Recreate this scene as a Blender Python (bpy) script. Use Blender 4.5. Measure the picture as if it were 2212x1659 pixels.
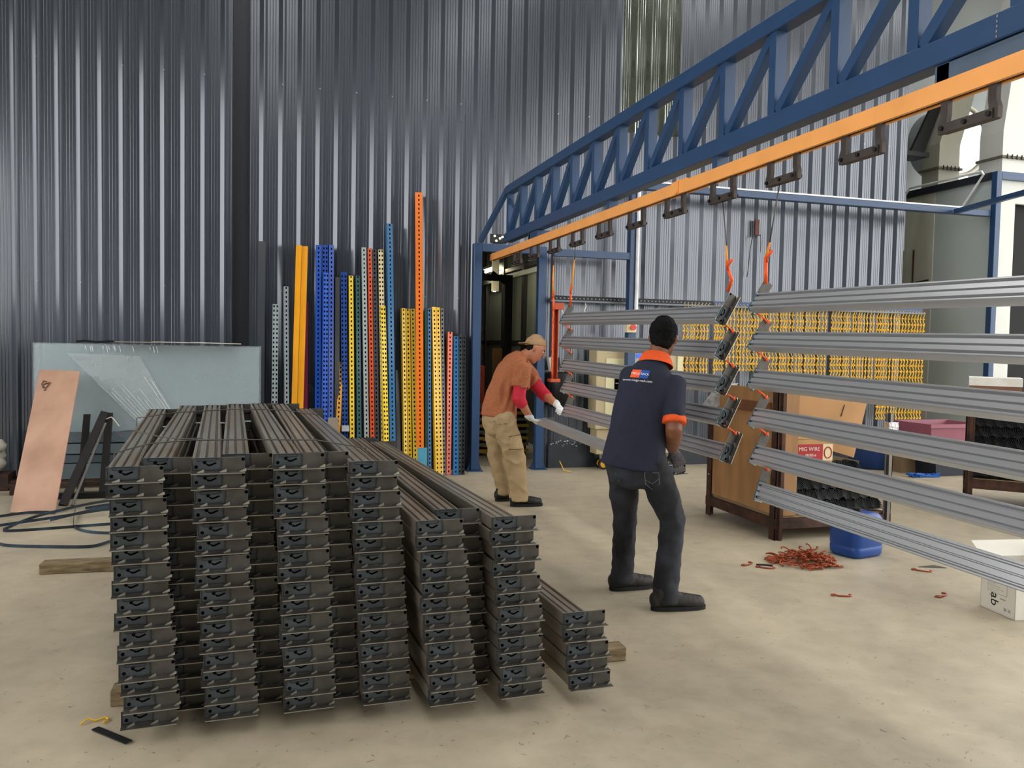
import bpy, bmesh, math, random
from mathutils import Vector, Matrix, Euler, noise
for o in list(bpy.data.objects): bpy.data.objects.remove(o)
S = bpy.context.scene
COL = S.collection
R = math.radians
rnd = random.Random(7)

# ------------------------------------------------------------------ camera
cam = bpy.data.cameras.new('camera'); camo = bpy.data.objects.new('camera', cam); COL.objects.link(camo)
cam.sensor_width = 36; cam.lens = 1790/2212*36; cam.clip_start = .05; cam.clip_end = 200
_f, _cx, _cy = 1790., 1106., 829.5
_d1 = Vector((575-_cx, 735-_cy, _f)); _t = -_d1.length_squared/(_d1.x+.019*_d1.y)
_d2 = Vector((_d1.x+_t, _d1.y+.019*_t, _f)); _d1.normalize(); _d2.normalize()
_d3 = _d1.cross(_d2)
if _d3.y > 0: _d3 = -_d3
rt = Vector((_d2.x, _d1.x, _d3.x)); dn = Vector((_d2.y, _d1.y, _d3.y)); fw = Vector((_d2.z, _d1.z, _d3.z))
camo.matrix_world = Matrix(((rt.x, -dn.x, -fw.x, 0), (rt.y, -dn.y, -fw.y, 0), (rt.z, -dn.z, -fw.z, 1.5), (0, 0, 0, 1)))
S.camera = camo

# ------------------------------------------------------------------ light and exposure
W = bpy.data.worlds.new('daylight'); S.world = W; W.use_nodes = True
_bg = W.node_tree.nodes['Background']; _bg.inputs[0].default_value = (1, .99, .97, 1); _bg.inputs[1].default_value = 6.0
S.view_settings.view_transform = 'Standard'; S.view_settings.look = 'None'
S.view_settings.gamma = 1; S.view_settings.use_curve_mapping = False
S.view_settings.exposure = -0.4
SKYLIGHT = 1.0

# ------------------------------------------------------------------ helpers
def lin(h):
    h = h.lstrip('#'); v = [int(h[i:i+2], 16)/255 for i in (0, 2, 4)]
    return tuple((c/12.92 if c <= .04045 else ((c+.055)/1.055)**2.4) for c in v)+(1,)
MATS = {}
def mat(name, hexc, rough=.5, metal=0., var=.12, scale=6., bump=0., bscale=80., hex2=None, f2=.5, aniso=None, detail=4, spec=.5, emit=None, estr=0., trans=0., alpha=1., ior=1.45, stretch=(1, 1, 1), coat=0., r2=None):
    if name in MATS: return MATS[name]
    m = bpy.data.materials.new(name); m.use_nodes = True; nt = m.node_tree; b = nt.nodes['Principled BSDF']
    c = lin(hexc)
    b.inputs['Roughness'].default_value = rough; b.inputs['Metallic'].default_value = metal
    b.inputs['Specular IOR Level'].default_value = spec; b.inputs['IOR'].default_value = ior
    if coat: b.inputs['Coat Weight'].default_value = coat; b.inputs['Coat Roughness'].default_value = .15
    if trans: b.inputs['Transmission Weight'].default_value = trans
    if alpha < 1: b.inputs['Alpha'].default_value = alpha
    if emit: b.inputs['Emission Color'].default_value = lin(emit); b.inputs['Emission Strength'].default_value = estr
    tc = nt.nodes.new('ShaderNodeTexCoord'); mp = nt.nodes.new('ShaderNodeMapping')
    nt.links.new(tc.outputs['Object'], mp.inputs[0]); mp.inputs['Scale'].default_value = stretch
    n = nt.nodes.new('ShaderNodeTexNoise'); n.inputs['Scale'].default_value = scale; n.inputs['Detail'].default_value = detail
    nt.links.new(mp.outputs[0], n.inputs[0])
    r = nt.nodes.new('ShaderNodeValToRGB'); nt.links.new(n.outputs['Fac'], r.inputs[0])
    e = r.color_ramp.elements; e[0].position = .3; e[1].position = .7
    e[0].color = tuple(x*(1-var) for x in c[:3])+(1,); e[1].color = tuple(min(1, x*(1+var)) for x in c[:3])+(1,)
    if hex2:
        e2 = e.new(f2); e2.color = c; e[0].color = lin(hex2) if f2 > .5 else e[0].color
        e[-1].color = lin(hex2) if f2 <= .5 else e[-1].color
    nt.links.new(r.outputs[0], b.inputs['Base Color'])
    if r2 is not None:
        mr = nt.nodes.new('ShaderNodeMapRange'); mr.inputs['To Min'].default_value = rough; mr.inputs['To Max'].default_value = r2
        mr.inputs['From Min'].default_value = .35; mr.inputs['From Max'].default_value = .65
        nt.links.new(n.outputs['Fac'], mr.inputs[0]); nt.links.new(mr.outputs[0], b.inputs['Roughness'])
    if bump:
        n2 = nt.nodes.new('ShaderNodeTexNoise'); n2.inputs['Scale'].default_value = bscale; n2.inputs['Detail'].default_value = 3
        nt.links.new(mp.outputs[0], n2.inputs[0])
        bp = nt.nodes.new('ShaderNodeBump'); bp.inputs['Strength'].default_value = bump; bp.inputs['Distance'].default_value = .02
        nt.links.new(n2.outputs['Fac'], bp.inputs['Height']); nt.links.new(bp.outputs[0], b.inputs['Normal'])
    MATS[name] = m
    return m

def link(o, parent=None):
    COL.objects.link(o)
    if parent is not None: o.parent = parent
    return o
def tag(o, label=None, cat=None, group=None, kind=None):
    if label: o['label'] = label
    if cat: o['category'] = cat
    if group: o['group'] = group
    if kind: o['kind'] = kind
    return o
def thing(name, label, cat, loc=(0, 0, 0), rot=(0, 0, 0), group=None):
    o = bpy.data.objects.new(name, None); COL.objects.link(o); o.empty_display_size = .05
    o.location = loc; o.rotation_euler = rot
    return tag(o, label, cat, group)
def inst(name, me, parent=None, loc=(0, 0, 0), rot=(0, 0, 0), scale=(1, 1, 1)):
    o = bpy.data.objects.new(name, me); link(o, parent); o.location = loc; o.rotation_euler = rot; o.scale = scale
    return o

class G:
    """collects shapes into one mesh"""
    def __init__(s): s.v = []; s.f = []; s.mi = []; s.cur = 0; s.ms = []
    def use(s, m):
        if m not in s.ms: s.ms.append(m)
        s.cur = s.ms.index(m); return s
    def add(s, vs, fs):
        b = len(s.v); s.v += [tuple(v) for v in vs]; s.f += [tuple(b+i for i in f) for f in fs]; s.mi += [s.cur]*len(fs); return s
    def box(s, a, b, M=None):
        x0, y0, z0 = a; x1, y1, z1 = b
        vs = [Vector(p) for p in ((x0, y0, z0), (x1, y0, z0), (x1, y1, z0), (x0, y1, z0), (x0, y0, z1), (x1, y0, z1), (x1, y1, z1), (x0, y1, z1))]
        if M is not None: vs = [M @ v for v in vs]
        return s.add(vs, [(0, 3, 2, 1), (4, 5, 6, 7), (0, 1, 5, 4), (1, 2, 6, 5), (2, 3, 7, 6), (3, 0, 4, 7)])
    def cbox(s, c, d, M=None):
        return s.box([c[i]-d[i]/2 for i in range(3)], [c[i]+d[i]/2 for i in range(3)], M)
    def bar(s, p, q, w, h, up=(0, 0, 1), ext=0):
        """rectangular bar from p to q, w across, h along up"""
        p = Vector(p); q = Vector(q); d = (q-p).normalized(); u = Vector(up); u = (u-d*u.dot(d)).normalized(); x = d.cross(u)
        vs = []
        for e in (p-d*ext, q+d*ext):
            for a, b in ((-1, -1), (1, -1), (1, 1), (-1, 1)): vs.append(e+x*a*w/2+u*b*h/2)
        return s.add(vs, [(0, 1, 2, 3), (7, 6, 5, 4), (0, 4, 5, 1), (1, 5, 6, 2), (2, 6, 7, 3), (3, 7, 4, 0)])
    def tube(s, pts, r, n=8, closed=False, caps=True):
        pts = [Vector(p) for p in pts]; N = len(pts)
        rs = r if isinstance(r, (list, tuple)) else [r]*N
        b = len(s.v); ref = None; vs = []
        for i, p in enumerate(pts):
            d = (pts[min(i+1, N-1)]-pts[max(i-1, 0)])
            if closed: d = pts[(i+1) % N]-pts[i-1]
            d.normalize()
            if ref is None:
                ref = Vector((0, 0, 1)) if abs(d.z) < .9 else Vector((1, 0, 0))
            u = (ref-d*ref.dot(d)); u.normalize(); ref = u; w = d.cross(u)
            for k in range(n):
                a = 2*math.pi*k/n; vs.append(p+(u*math.cos(a)+w*math.sin(a))*rs[i])
        fs = []
        for i in range(N if closed else N-1):
            j = (i+1) % N
            for k in range(n): fs.append((i*n+k, i*n+(k+1) % n, j*n+(k+1) % n, j*n+k))
        if caps and not closed:
            fs.append(tuple(range(n))[::-1]); fs.append(tuple((N-1)*n+k for k in range(n)))
        return s.add(vs, fs)
    def cyl(s, p, q, r, n=12): return s.tube([p, q], r, n)
    def prism(s, poly, p0, ax, ay, az, depth):
        """polygon in plane (ax, ay) at p0, extruded along az"""
        p0, ax, ay, az = Vector(p0), Vector(ax), Vector(ay), Vector(az); n = len(poly)
        vs = [p0+ax*a+ay*b for a, b in poly]+[p0+ax*a+ay*b+az*depth for a, b in poly]
        return s.add(vs, [tuple(range(n))[::-1], tuple(range(n, 2*n))]+[(i, (i+1) % n, n+(i+1) % n, n+i) for i in range(n)])
    def lathe(s, prof, c=(0, 0, 0), n=24):
        c = Vector(c); m = len(prof); vs = []
        for r, z in prof:
            for k in range(n):
                a = 2*math.pi*k/n; vs.append(c+Vector((r*math.cos(a), r*math.sin(a), z)))
        fs = [(i*n+k, i*n+(k+1) % n, (i+1)*n+(k+1) % n, (i+1)*n+k) for i in range(m-1) for k in range(n)]
        return s.add(vs, fs)
    def mesh(s, name, m=None, smooth=False, bevel=0):
        me = bpy.data.meshes.new(name); me.from_pydata(s.v, [], s.f)
        ms = s.ms if s.ms else ([m] if m else [])
        for x in ms: me.materials.append(x)
        if s.ms:
            for p, i in zip(me.polygons, s.mi): p.material_index = i
        bm = bmesh.new(); bm.from_mesh(me); bmesh.ops.recalc_face_normals(bm, faces=bm.faces)
        if bevel: bmesh.ops.bevel(bm, geom=[e for e in bm.edges if e.calc_face_angle(0) > .5], offset=bevel, segments=1, affect='EDGES', profile=.5)
        bm.to_mesh(me); bm.free()
        if smooth:
            for p in me.polygons: p.use_smooth = True
        return me
    def obj(s, name, m=None, parent=None, smooth=False, bevel=0, loc=(0, 0, 0), rot=(0, 0, 0)):
        return inst(name, s.mesh(name, m, smooth, bevel), parent, loc, rot)

ORD = ['top', 'second', 'third', 'fourth', 'fifth', 'sixth', 'seventh', 'eighth', 'ninth', 'tenth', 'eleventh', 'twelfth', 'thirteenth', 'fourteenth', 'fifteenth', 'sixteenth']

# ------------------------------------------------------------------ materials shared
m_wall = mat('painted_wall_sheet', '4a515b', .23, .40, .08, .8, spec=.9, stretch=(1, 1, .25), bump=.03, bscale=10, r2=.28, coat=.5)
m_walldark = mat('dark_wall_sheet', '2a2e34', .35, 0., .12, 1.2, spec=.5)
m_blue = mat('blue_paint', '28456a', .34, 0., .08, 5., bump=.03, bscale=40)
m_orange = mat('orange_paint', 'f4a85c', .42, 0., .06, 5.)
m_steel = mat('raw_steel', '6c6a66', .46, .75, .22, 5., r2=.36, stretch=(1, .35, 1))
m_steel_l = mat('bright_steel', '8f9092', .40, .6, .10, 7., stretch=(1, .2, 1))
m_plate = None
m_black = mat('black_steel', '16181a', .5, .2, .2, 9.)
m_hole = mat('hole_black', '050607', .9, 0, 0, 5., spec=.05)
m_rust = mat('rusty_angle', '3a2a24', .62, .4, .3, 11., hex2='57392b', f2=.4, bump=.1)
m_wood = mat('timber', '8a7355', .8, 0, .25, 7., stretch=(1, 6, 6), bump=.15)
m_ply = mat('plywood', '9c744a', .62, 0, .20, 3.2, stretch=(2.5, 2.5, .5), bump=.03)
m_card = mat('cardboard', 'ab8257', .85, 0, .10, 4., bump=.05)
m_wire = mat('tie_wire', '5b5652', .5, .7, .1)
m_hook = mat('copper_orange_hook', '95431f', .5, .1, .2, 20.)
m_ctie = mat('orange_coated_wire', 'f2581a', .45, 0, .15, 25.)
m_ywire = mat('yellow_coated_wire', 'ecb92a', .42, 0, .2, 30.)
m_white = mat('white_card', 'd8d4c8', .75, 0, .06, 5.)
# ------------------------------------------------------------------ the room
WY = 9.60           # face of the back wall
def concrete():
    m = bpy.data.materials.new('concrete_floor'); m.use_nodes = True; nt = m.node_tree; b = nt.nodes['Principled BSDF']
    tc = nt.nodes.new('ShaderNodeTexCoord')
    def nz(scale, det, dist=0., ro=.6):
        n = nt.nodes.new('ShaderNodeTexNoise'); n.inputs['Scale'].default_value = scale; n.inputs['Detail'].default_value = det
        n.inputs['Distortion'].default_value = dist; n.inputs['Roughness'].default_value = ro
        nt.links.new(tc.outputs['Object'], n.inputs[0]); return n
    a = nz(.55, 7, .6, .65); r = nt.nodes.new('ShaderNodeValToRGB'); nt.links.new(a.outputs[0], r.inputs[0])
    e = r.color_ramp.elements; e[0].position = .33; e[1].position = .68; e[0].color = lin('a09682'); e[1].color = lin('c2b59b')
    c = nz(6.5, 6, .2); r2 = nt.nodes.new('ShaderNodeValToRGB'); nt.links.new(c.outputs[0], r2.inputs[0])
    e = r2.color_ramp.elements; e[0].position = .3; e[1].position = .6; e[0].color = (.80, .79, .77, 1); e[1].color = (1, 1, 1, 1)
    mx = nt.nodes.new('ShaderNodeMixRGB'); mx.blend_type = 'MULTIPLY'; mx.inputs[0].default_value = .8
    nt.links.new(r.outputs[0], mx.inputs[1]); nt.links.new(r2.outputs[0], mx.inputs[2])
    # small dark chips and scuffs
    v = nz(26, 2, 1.5, .5); r3 = nt.nodes.new('ShaderNodeValToRGB'); nt.links.new(v.outputs[0], r3.inputs[0])
    e = r3.color_ramp.elements; e[0].position = .275; e[1].position = .30; e[0].color = (.45, .41, .36, 1); e[1].color = (1, 1, 1, 1)
    mx2 = nt.nodes.new('ShaderNodeMixRGB'); mx2.blend_type = 'MULTIPLY'; mx2.inputs[0].default_value = .8
    nt.links.new(mx.outputs[0], mx2.inputs[1]); nt.links.new(r3.outputs[0], mx2.inputs[2])
    nt.links.new(mx2.outputs[0], b.inputs['Base Color'])
    mr = nt.nodes.new('ShaderNodeMapRange'); mr.inputs['To Min'].default_value = .38; mr.inputs['To Max'].default_value = .62
    nt.links.new(a.outputs[0], mr.inputs[0]); nt.links.new(mr.outputs[0], b.inputs['Roughness'])
    bp = nt.nodes.new('ShaderNodeBump'); bp.inputs['Strength'].default_value = .12; bp.inputs['Distance'].default_value = .01
    nt.links.new(c.outputs[0], bp.inputs['Height']); nt.links.new(bp.outputs[0], b.inputs['Normal'])
    return m
m_floor = concrete()
tag(G().box((-7, -8, -.2), (16, 18, 0)).obj('floor', m_floor), 'beige power-floated concrete factory floor', kind='structure')
tag(G().box((-60, -70, -.4), (80, 60, -.21)).obj('ground', mat('yard', 'b9b3a6', .9, 0, .1, .3)), 'pale yard outside the factory', kind='structure')

PITCH = .2
def prof(x):                      # height of the wall profile (towards the room) at world x
    t = (x/PITCH) % 1.0
    if t < .58:
        for c in (.13, .28, .43):
            if abs(t-c) < .018: return .003*(1-abs(t-c)/.018)
        return 0.
    if t < .80: return .030*(t-.58)/.22
    if t < .88: return .030
    return .030*(1-(t-.88)/.12)
KN = sorted([0, .58, .80, .88]+[c+d for c in (.13, .28, .43) for d in (-.018, 0, .018)])
def sheet(name, x0, x1, z0, z1, y, m, parent, th=.004):
    xs = {x0, x1}
    k0 = int(math.floor(x0/PITCH))-1; k1 = int(math.ceil(x1/PITCH))+1
    for k in range(k0, k1):
        for t in KN:
            x = (k+t)*PITCH
            if x0 < x < x1: xs.add(x)
    xs = sorted(xs); vs = []; n = len(xs)
    for z in (z0, z1):
        for x in xs: vs.append((x, y-prof(x), z))
    for z in (z0, z1):
        for x in xs: vs.append((x, y-prof(x)+th, z))
    fs = [(i, i+1, n+i+1, n+i) for i in range(n-1)]+[(2*n+i+1, 2*n+i, 3*n+i, 3*n+i+1) for i in range(n-1)]
    g = G().add(vs, fs); return g.obj(name, m, parent)
wall = tag(bpy.data.objects.new('wall_back', None), 'slate-blue ribbed steel cladding wall across the back', kind='structure'); COL.objects.link(wall)
def run(x0, x1, z0, z1, y=WY):
    x = x0
    while x < x1-.01:
        e = min(x1, math.floor(x+1.0001)+0. if x != int(x) else x+1.)
        sheet('wall_sheet', x, e, z0, z1, y-.0008*(int(math.floor(x)) % 2), m_wall, wall); x = e
run(-6., -.36, 0, 8.5, WY-.05); run(-.18, 2.36, 0, 8.5); run(2.36, 3.17, 2.62, 8.5); run(3.17, 4.2, 0, 8.5); run(4.2, 5., 0, 4.16); run(5., 8.5, 0, 8.5)
G().box((-.42, WY+.05, 0), (-.12, WY+.08, 8.5)).obj('recess_strip', m_walldark, wall)
G().box((-.365, WY-.05, 0), (-.355, WY+.06, 8.5)).obj('flashing', m_walldark, wall)
G().box((-.185, WY, 0), (-.175, WY+.06, 8.5)).obj('flashing', m_walldark, wall)
G().box((-7, WY+.10, 2.75), (4.0, WY+.14, 8.5)).box((5.0, WY+.10, 0), (8.5, WY+.14, 8.5)).box((3.3, WY+.10, 0), (5.05, WY+.14, 4.0)).box((-7, WY+.10, 0), (2.2, WY+.14, 2.75)).obj('backing', m_walldark, wall)
# screw heads in rows on the cladding
gs = G()
for zz in (2.05, 4.3, 6.5):
    for k in range(-28, 42):
        x = (k+.8)*PITCH
        if k % 2 or -.4 < x < -.15 or 2.3 < x < 3.2 or 4.1 < x < 5.05: continue
        y = WY-.035-(.05 if x < -.36 else 0); gs.cbox((x, y, zz+.012*math.sin(k*3)), (.011, .01, .011))
tag(gs.obj('screw_heads', mat('screw', 'a7acb2', .4, .6), wall), kind='stuff')
# scuffed kick plate at the foot of the wall right of the door
m_kick = mat('kick_plate', '2c333a', .45, 0, .25, 3., hex2='9aa3a6', f2=.62, detail=9)
tag(G().box((3.32, WY-.05, 0), (8.4, WY-.036, .30)).obj('baseboard_back', mat('kick', '262c33', .45, 0, .3, 4.)), 'scuffed dark kick plate along the wall foot', kind='structure')
gk = G()
for k in range(60):
    x = 3.35+rnd.random()*1.2; s_ = .006+rnd.random()*.022
    gk.cbox((x, WY-.0505, .30+rnd.gauss(0, .018)), (s_, .002, s_*.7))
tag(gk.obj('paint_flakes', mat('flake', 'b9c0c2', .8), wall), kind='stuff')
# roof, far side walls; unseen, their openings sized for the daylight let in
GAPS = [(-.6, .8), (3.6, 5.0), (7.8, 9.2), (12.0, 13.4)]      # open rooflight strips
gx = [-7]+[v for g_ in GAPS for v in g_]+[16]
gc = G()
for a_, b_ in zip(gx[::2], gx[1::2]): gc.box((a_, -8, 8.5), (b_, 9.75, 8.6))
gc.box((-7, 9.75, 8.5), (16, 18, 8.6))
tag(gc.obj('ceiling', mat('roof_sheet', '70767a', .5, .1, .1, 2.)), 'pale roof sheeting with open rooflight strips', kind='structure')
tag(G().box((-7, -8.1, 0), (8.5, -8, 8.5)).obj('wall_front', m_wall), 'unseen slate wall added behind the camera', kind='structure')  # unseen wall, added to cut daylight from behind
tag(G().box((-7.1, 9.0, 0), (-7, 18, 8.5)).box((-7.1, -8, 0), (-7, 9, 2.0)).box((-7.1, -8, 6.0), (-7, 9, 8.5)).obj('wall_left', m_wall), 'slate wall at the far left of the hall', kind='structure')
for k, yy in enumerate((-5, -1, 3, 7)):
    tag(G().box((-7, yy, 8.0), (16, yy+.2, 8.4)).obj('trim_%d' % (k+1), mat('roof_beam', '5d6468', .5)), 'grey roof beam spanning the hall', kind='structure')

tag(G().box((-7, 18, 0), (16, 18.1, 8.5)).obj('wall_far', m_walldark), 'dark far wall of the neighbouring hall', kind='structure')
# ---- clear ribbed sheet high in the wall, neighbouring hall behind it
win = tag(bpy.data.objects.new('window_1', None), 'clear ribbed plastic sheet window high in the wall', kind='structure'); COL.objects.link(win)
m_clear = mat('clear_sheet', 'aeb6a8', .10, 0, .02, 4., trans=.9, ior=1.2)
sheet('clear_sheet', 4.2, 4.6, 4.16, 8.5, WY, m_clear, win, .003); sheet('clear_sheet', 4.6, 5.0, 4.16, 8.5, WY-.004, m_clear, win, .003)
m_pale = mat('pale_roof', '8d9488', .6, 0, .1, 3.); m_beamg = mat('dull_beam', '4d544d', .6)
nb = tag(bpy.data.objects.new('roof_neighbour', None), 'pale boarded roof underside seen through the clear sheet', kind='structure'); COL.objects.link(nb)
rr = G()
for k in range(26):
    y = WY+.6+k*.28; rr = G().box((2.5, y, 6.1+k*.0), (7.5, y+.25, 6.13)); o = rr.obj('roof_board', m_pale, nb); o.location.z = .02*(k % 2)+.06*k
tie = lambda p, q, w=.12: G().bar(p, q, w, w).obj('roof_tie', m_beamg, nb)
tie((3, WY+2., 6.0), (7.5, WY+2., 6.0), .2); tie((3, WY+4.5, 6.4), (7.5, WY+4.5, 6.4), .2); tie((4.7, WY+2., 4.8), (4.7, WY+2., 6.2)); tie((4.7, WY+2., 5.0), (6.2, WY+2, 6.2)); tie((6.0, WY+2., 4.8), (6.0, WY+2., 6.2)); tie((3, WY+2., 4.9), (7.5, WY+2., 4.9), .16)

# ---- doorway and the room behind it
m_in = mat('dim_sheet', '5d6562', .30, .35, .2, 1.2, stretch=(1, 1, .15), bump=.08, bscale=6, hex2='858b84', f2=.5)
inner = tag(bpy.data.objects.new('wall_right', None), 'dim steel-sheeted wall inside the room behind the doorway', kind='structure'); COL.objects.link(inner)
XI = 3.75
for k in range(6):
    y0 = WY+.15+k*1.1
    G().box((XI, y0+.02, .05), (XI+.02, y0+1.08, 1.52)).obj('wall_panel', m_in, inner)
    G().box((XI, y0+.02, 1.56), (XI+.02, y0+1.08, 2.55)).obj('wall_panel', m_in, inner)
    G().box((XI, y0+.02, 2.75), (XI+.02, y0+1.08, 3.6)).obj('wall_panel', m_in, inner)
    G().box((XI-.06, y0-.05, 0), (XI+.03, y0+.05, 3.6)).obj('stud', m_black, inner)
G().box((XI-.05, WY+.15, 1.51), (XI+.01, 16.5, 1.57)).obj('rail', m_black, inner)
G().box((XI-.07, WY+.15, 2.55), (XI+.01, 16.5, 2.62)).obj('rail', mat('dull_rail', '7d8484', .4, .5), inner)
G().box((XI-.05, WY+.15, 2.66), (XI+.01, 16.5, 2.72)).obj('rail', m_black, inner)
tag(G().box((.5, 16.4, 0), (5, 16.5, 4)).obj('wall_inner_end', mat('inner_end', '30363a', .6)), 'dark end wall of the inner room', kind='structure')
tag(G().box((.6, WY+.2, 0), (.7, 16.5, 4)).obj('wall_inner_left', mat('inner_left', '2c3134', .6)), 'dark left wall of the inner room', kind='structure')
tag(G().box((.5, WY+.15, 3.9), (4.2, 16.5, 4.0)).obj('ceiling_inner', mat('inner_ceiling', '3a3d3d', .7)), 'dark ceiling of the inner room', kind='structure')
def tube_lamp(x, y, z, label, vertical=False, L=1.2):
    t = thing('tube_lamp', label, 'lamp', (x, y, z), group='tube lamps in the inner room')
    d = (0, 0, L/2) if vertical else (0, L/2, 0)
    g = G(); g.cyl([-a for a in d], d, .022, 10).obj('lamp_tube', mat('lamp_glow', 'fff4d0', .4, emit='fff0c8', estr=130.), t); G().cyl((.0, -.05, L/2-.05 if vertical else .05), (.0, -.05, 3.9-z), .008, 6).obj('drop_rod', m_black, t)
    (G().box((-.05, -.04, -L/2), (.05, -.02, L/2)) if vertical else G().box((-.05, -L/2, .03), (.05, L/2, .07))).obj('lamp_housing', mat('lamp_housing', 'c9c7b8', .5), t)
tube_lamp(3.05, 11.2, 2.55, 'glowing upright tube lamp behind the end of the orange rail', True, .62)
tube_lamp(2.52, 11.0, 2.20, 'short glowing tube lamp hugging the left blue door post', True, .5)
tube_lamp(3.62, 13.6, 2.75, 'glowing tube lamp lower right inside the doorway', False, .6)
lp = thing('lit_wall_hole', 'small dark hole in the wall with lights beyond, above the orange rail', 'lamp', (2.64, 9.555, 2.76))  # wall hole with lights beyond, built as a dark plate with glowing spots
G().box((-.10, 0, -.05), (.08, .02, .05)).obj('hole_backing', m_black, lp)
for xx, zz in ((-.05, .025), (.045, .02), (-.03, -.03), (.015, .0)): G().lathe([(0, -.012), (.010, -.008), (.013, 0), (.010, .008), (0, .012)], (xx, -.012, zz), 10).obj('light_beyond', mat('glow_beyond', 'fff4d0', .4, emit='fff4dc', estr=9.), lp, smooth=True)
tf = thing('dark_portal', 'black portal frame standing inside the doorway', 'frame', (2.6, 10.6, 0))
G().box((.42, -.05, 0), (.52, .05, 2.42)).obj('post', m_black, tf); G().box((-.6, -.04, 2.34), (.42, .04, 2.42)).obj('crossbar', m_black, tf)
G().box((-.68, -.05, 0), (-.58, .05, 2.42)).obj('post', m_black, tf)
G().bar((.45, 0, 2.3), (.25, 0, 2.45), .03, .05).obj('gusset', m_black, tf)
# ------------------------------------------------------------------ blue portal, truss, rail
portal = thing('portal_frame', 'dark blue welded portal frame around the doorway', 'frame', (2.37, 9.5, 0))
for x in (0., .80):
    p = G().box((x-.05, -.05, .012), (x+.05, .05, 2.68)).obj('post', m_blue, portal, bevel=.006)
    G().box((x-.09, -.09, 0), (x+.09, .09, .012)).obj('base_plate', m_blue, portal)
    for s in (-1, 1): G().prism([(0, 0), (.0, .1), (.04*s, 0)], (x+.05*s, -.02, .012), (1, 0, 0), (0, 0, 1), (0, 1, 0), .04).obj('gusset', m_blue, portal)
G().box((.05, -.05, 2.585), (.75, .05, 2.68)).obj('crossbeam', m_blue, portal, bevel=.006)

XR = 2.533; C_ = .05
truss = thing('truss_girder', 'blue lattice truss girder carrying the orange rail', 'truss', (XR+.0, 0, 0))
YN, YF = -3.0, 8.93
G().box((0, YN, 3.165), (.09, YF, 3.255)).obj('top_chord', m_blue, truss, bevel=.005)
G().box((0, YN, 2.637), (.09, YF, 2.737)).obj('bottom_chord', m_blue, truss, bevel=.005)
v_me = G().box((.012, -.03, 0), (.078, .03, .428)).mesh('vertical', m_blue); 
k = 0; y = 8.87
while y > YN:
    inst('vertical', v_me, truss, (0, y, 2.737))
    if y-.5 > YN:
        a = (.045, y-.04, 2.745); b = (.045, y-.47, 3.16)
        G().bar(a, b, .055, .055).obj('diagonal', m_blue, truss)
    y -= .5
G().bar((.03, 8.93, 3.225), (-.14, 9.45, 2.70), .05, .05).obj('end_strut', m_blue, truss)
G().bar((.03, 8.86, 3.1), (.03, 8.6, 2.95), .01, .05).obj('gusset', m_blue, truss)
for yy in (8.06, 6.04, 4.43, 2.70, 1.0):
    G().box((.012, yy-.03, 2.565), (.085, yy+.03, 2.637)).obj('hanger_block', m_blue, truss)
for yy in (8.04,): G().box((.012, yy-.25, 2.57), (.20, yy+.02, 2.632)).obj('hanger_beam', m_blue, truss)
G().box((.012, .6, 2.566), (.13, 2.74, 2.632)).obj('hanger_beam', mat('dull_blue', '4c5c70', .5), truss)
for i in range(5): G().cbox((-.001, 2.44, 2.65+i*.018), (.004, .006, .010)).obj('weld_spot', m_steel_l, truss)

rail = thing('overhead_rail', 'orange C-section conveyor rail hanging below the blue truss', 'rail', (XR, 0, 2.49))
YE = 9.55
G().box((0, -3, .0), (.005, YE, .075)).box((.055, -3, 0), (.06, YE, .075)).box((0.005, -3, .07), (.055, YE, .075)).box((.005, -3, 0), (.018, YE, .005)).box((.042, -3, 0), (.055, YE, .005)).obj('track', m_orange, rail)
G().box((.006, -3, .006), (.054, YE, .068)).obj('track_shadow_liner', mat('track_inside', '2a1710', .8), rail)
for yy in (4.86,):
    G().box((-.008, yy-.012, -.002), (.0, yy+.012, .09)).box((-.02, yy-.012, .0), (-.008, yy+.012, .012)).box((0, yy-.10, .075), (.06, yy+.1, .085)).obj('joint_clamp', m_orange, rail)
# U-shaped trolleys on the rail, 0.6 m apart
m_trol = mat('dirty_trolley', '4a4340', .6, .5, .2, 15.)
side = [(-.020, .02), (.016, .02), (.016, -.05), (.026, -.075), (.026, -.118), (-.008, -.118), (-.016, -.10), (-.016, -.07), (-.020, -.05)]
TA = [G().prism([(a*s, b) for a, b in side], (-.011, s*.115, 0), (0, 1, 0), (0, 0, 1), (1, 0, 0), .022).mesh('arm', m_trol) for s in (-1, 1)]
TB = G().box((-.020, -.125, -.118), (.020, .125, -.082)).mesh('bridge', m_trol)
TBo = G().cyl((-.030, 0, -.10), (.030, 0, -.10), .010, 8).mesh('bolt', mat('dark_bolt', '2a2624', .5, .6))
TW = G().cyl((-.012, 0, .022), (.012, 0, .022), .016, 12).mesh('wheel', m_black)
TY = [8.51-.593*k for k in range(11)]
TN = ['farthest', 'second farthest', 'third farthest', 'fourth farthest', 'fifth farthest', 'middle', 'fifth nearest', 'fourth nearest', 'third nearest', 'second nearest', 'nearest']
for k, yy in enumerate(TY):
    t = thing('rail_trolley', 'grimy U-shaped trolley on the orange rail, %s of the eleven' % TN[k], 'trolley', (XR+.03, yy, 2.482), group='trolleys along the orange rail')
    for a in TA: inst('arm', a, t)
    inst('bridge', TB, t)
    for yv in (-.112, 0, .112): inst('bolt', TBo, t, (0, yv, 0))
    for yv in (-.115, .115): inst('wheel', TW, t, (0, yv, 0))

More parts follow.
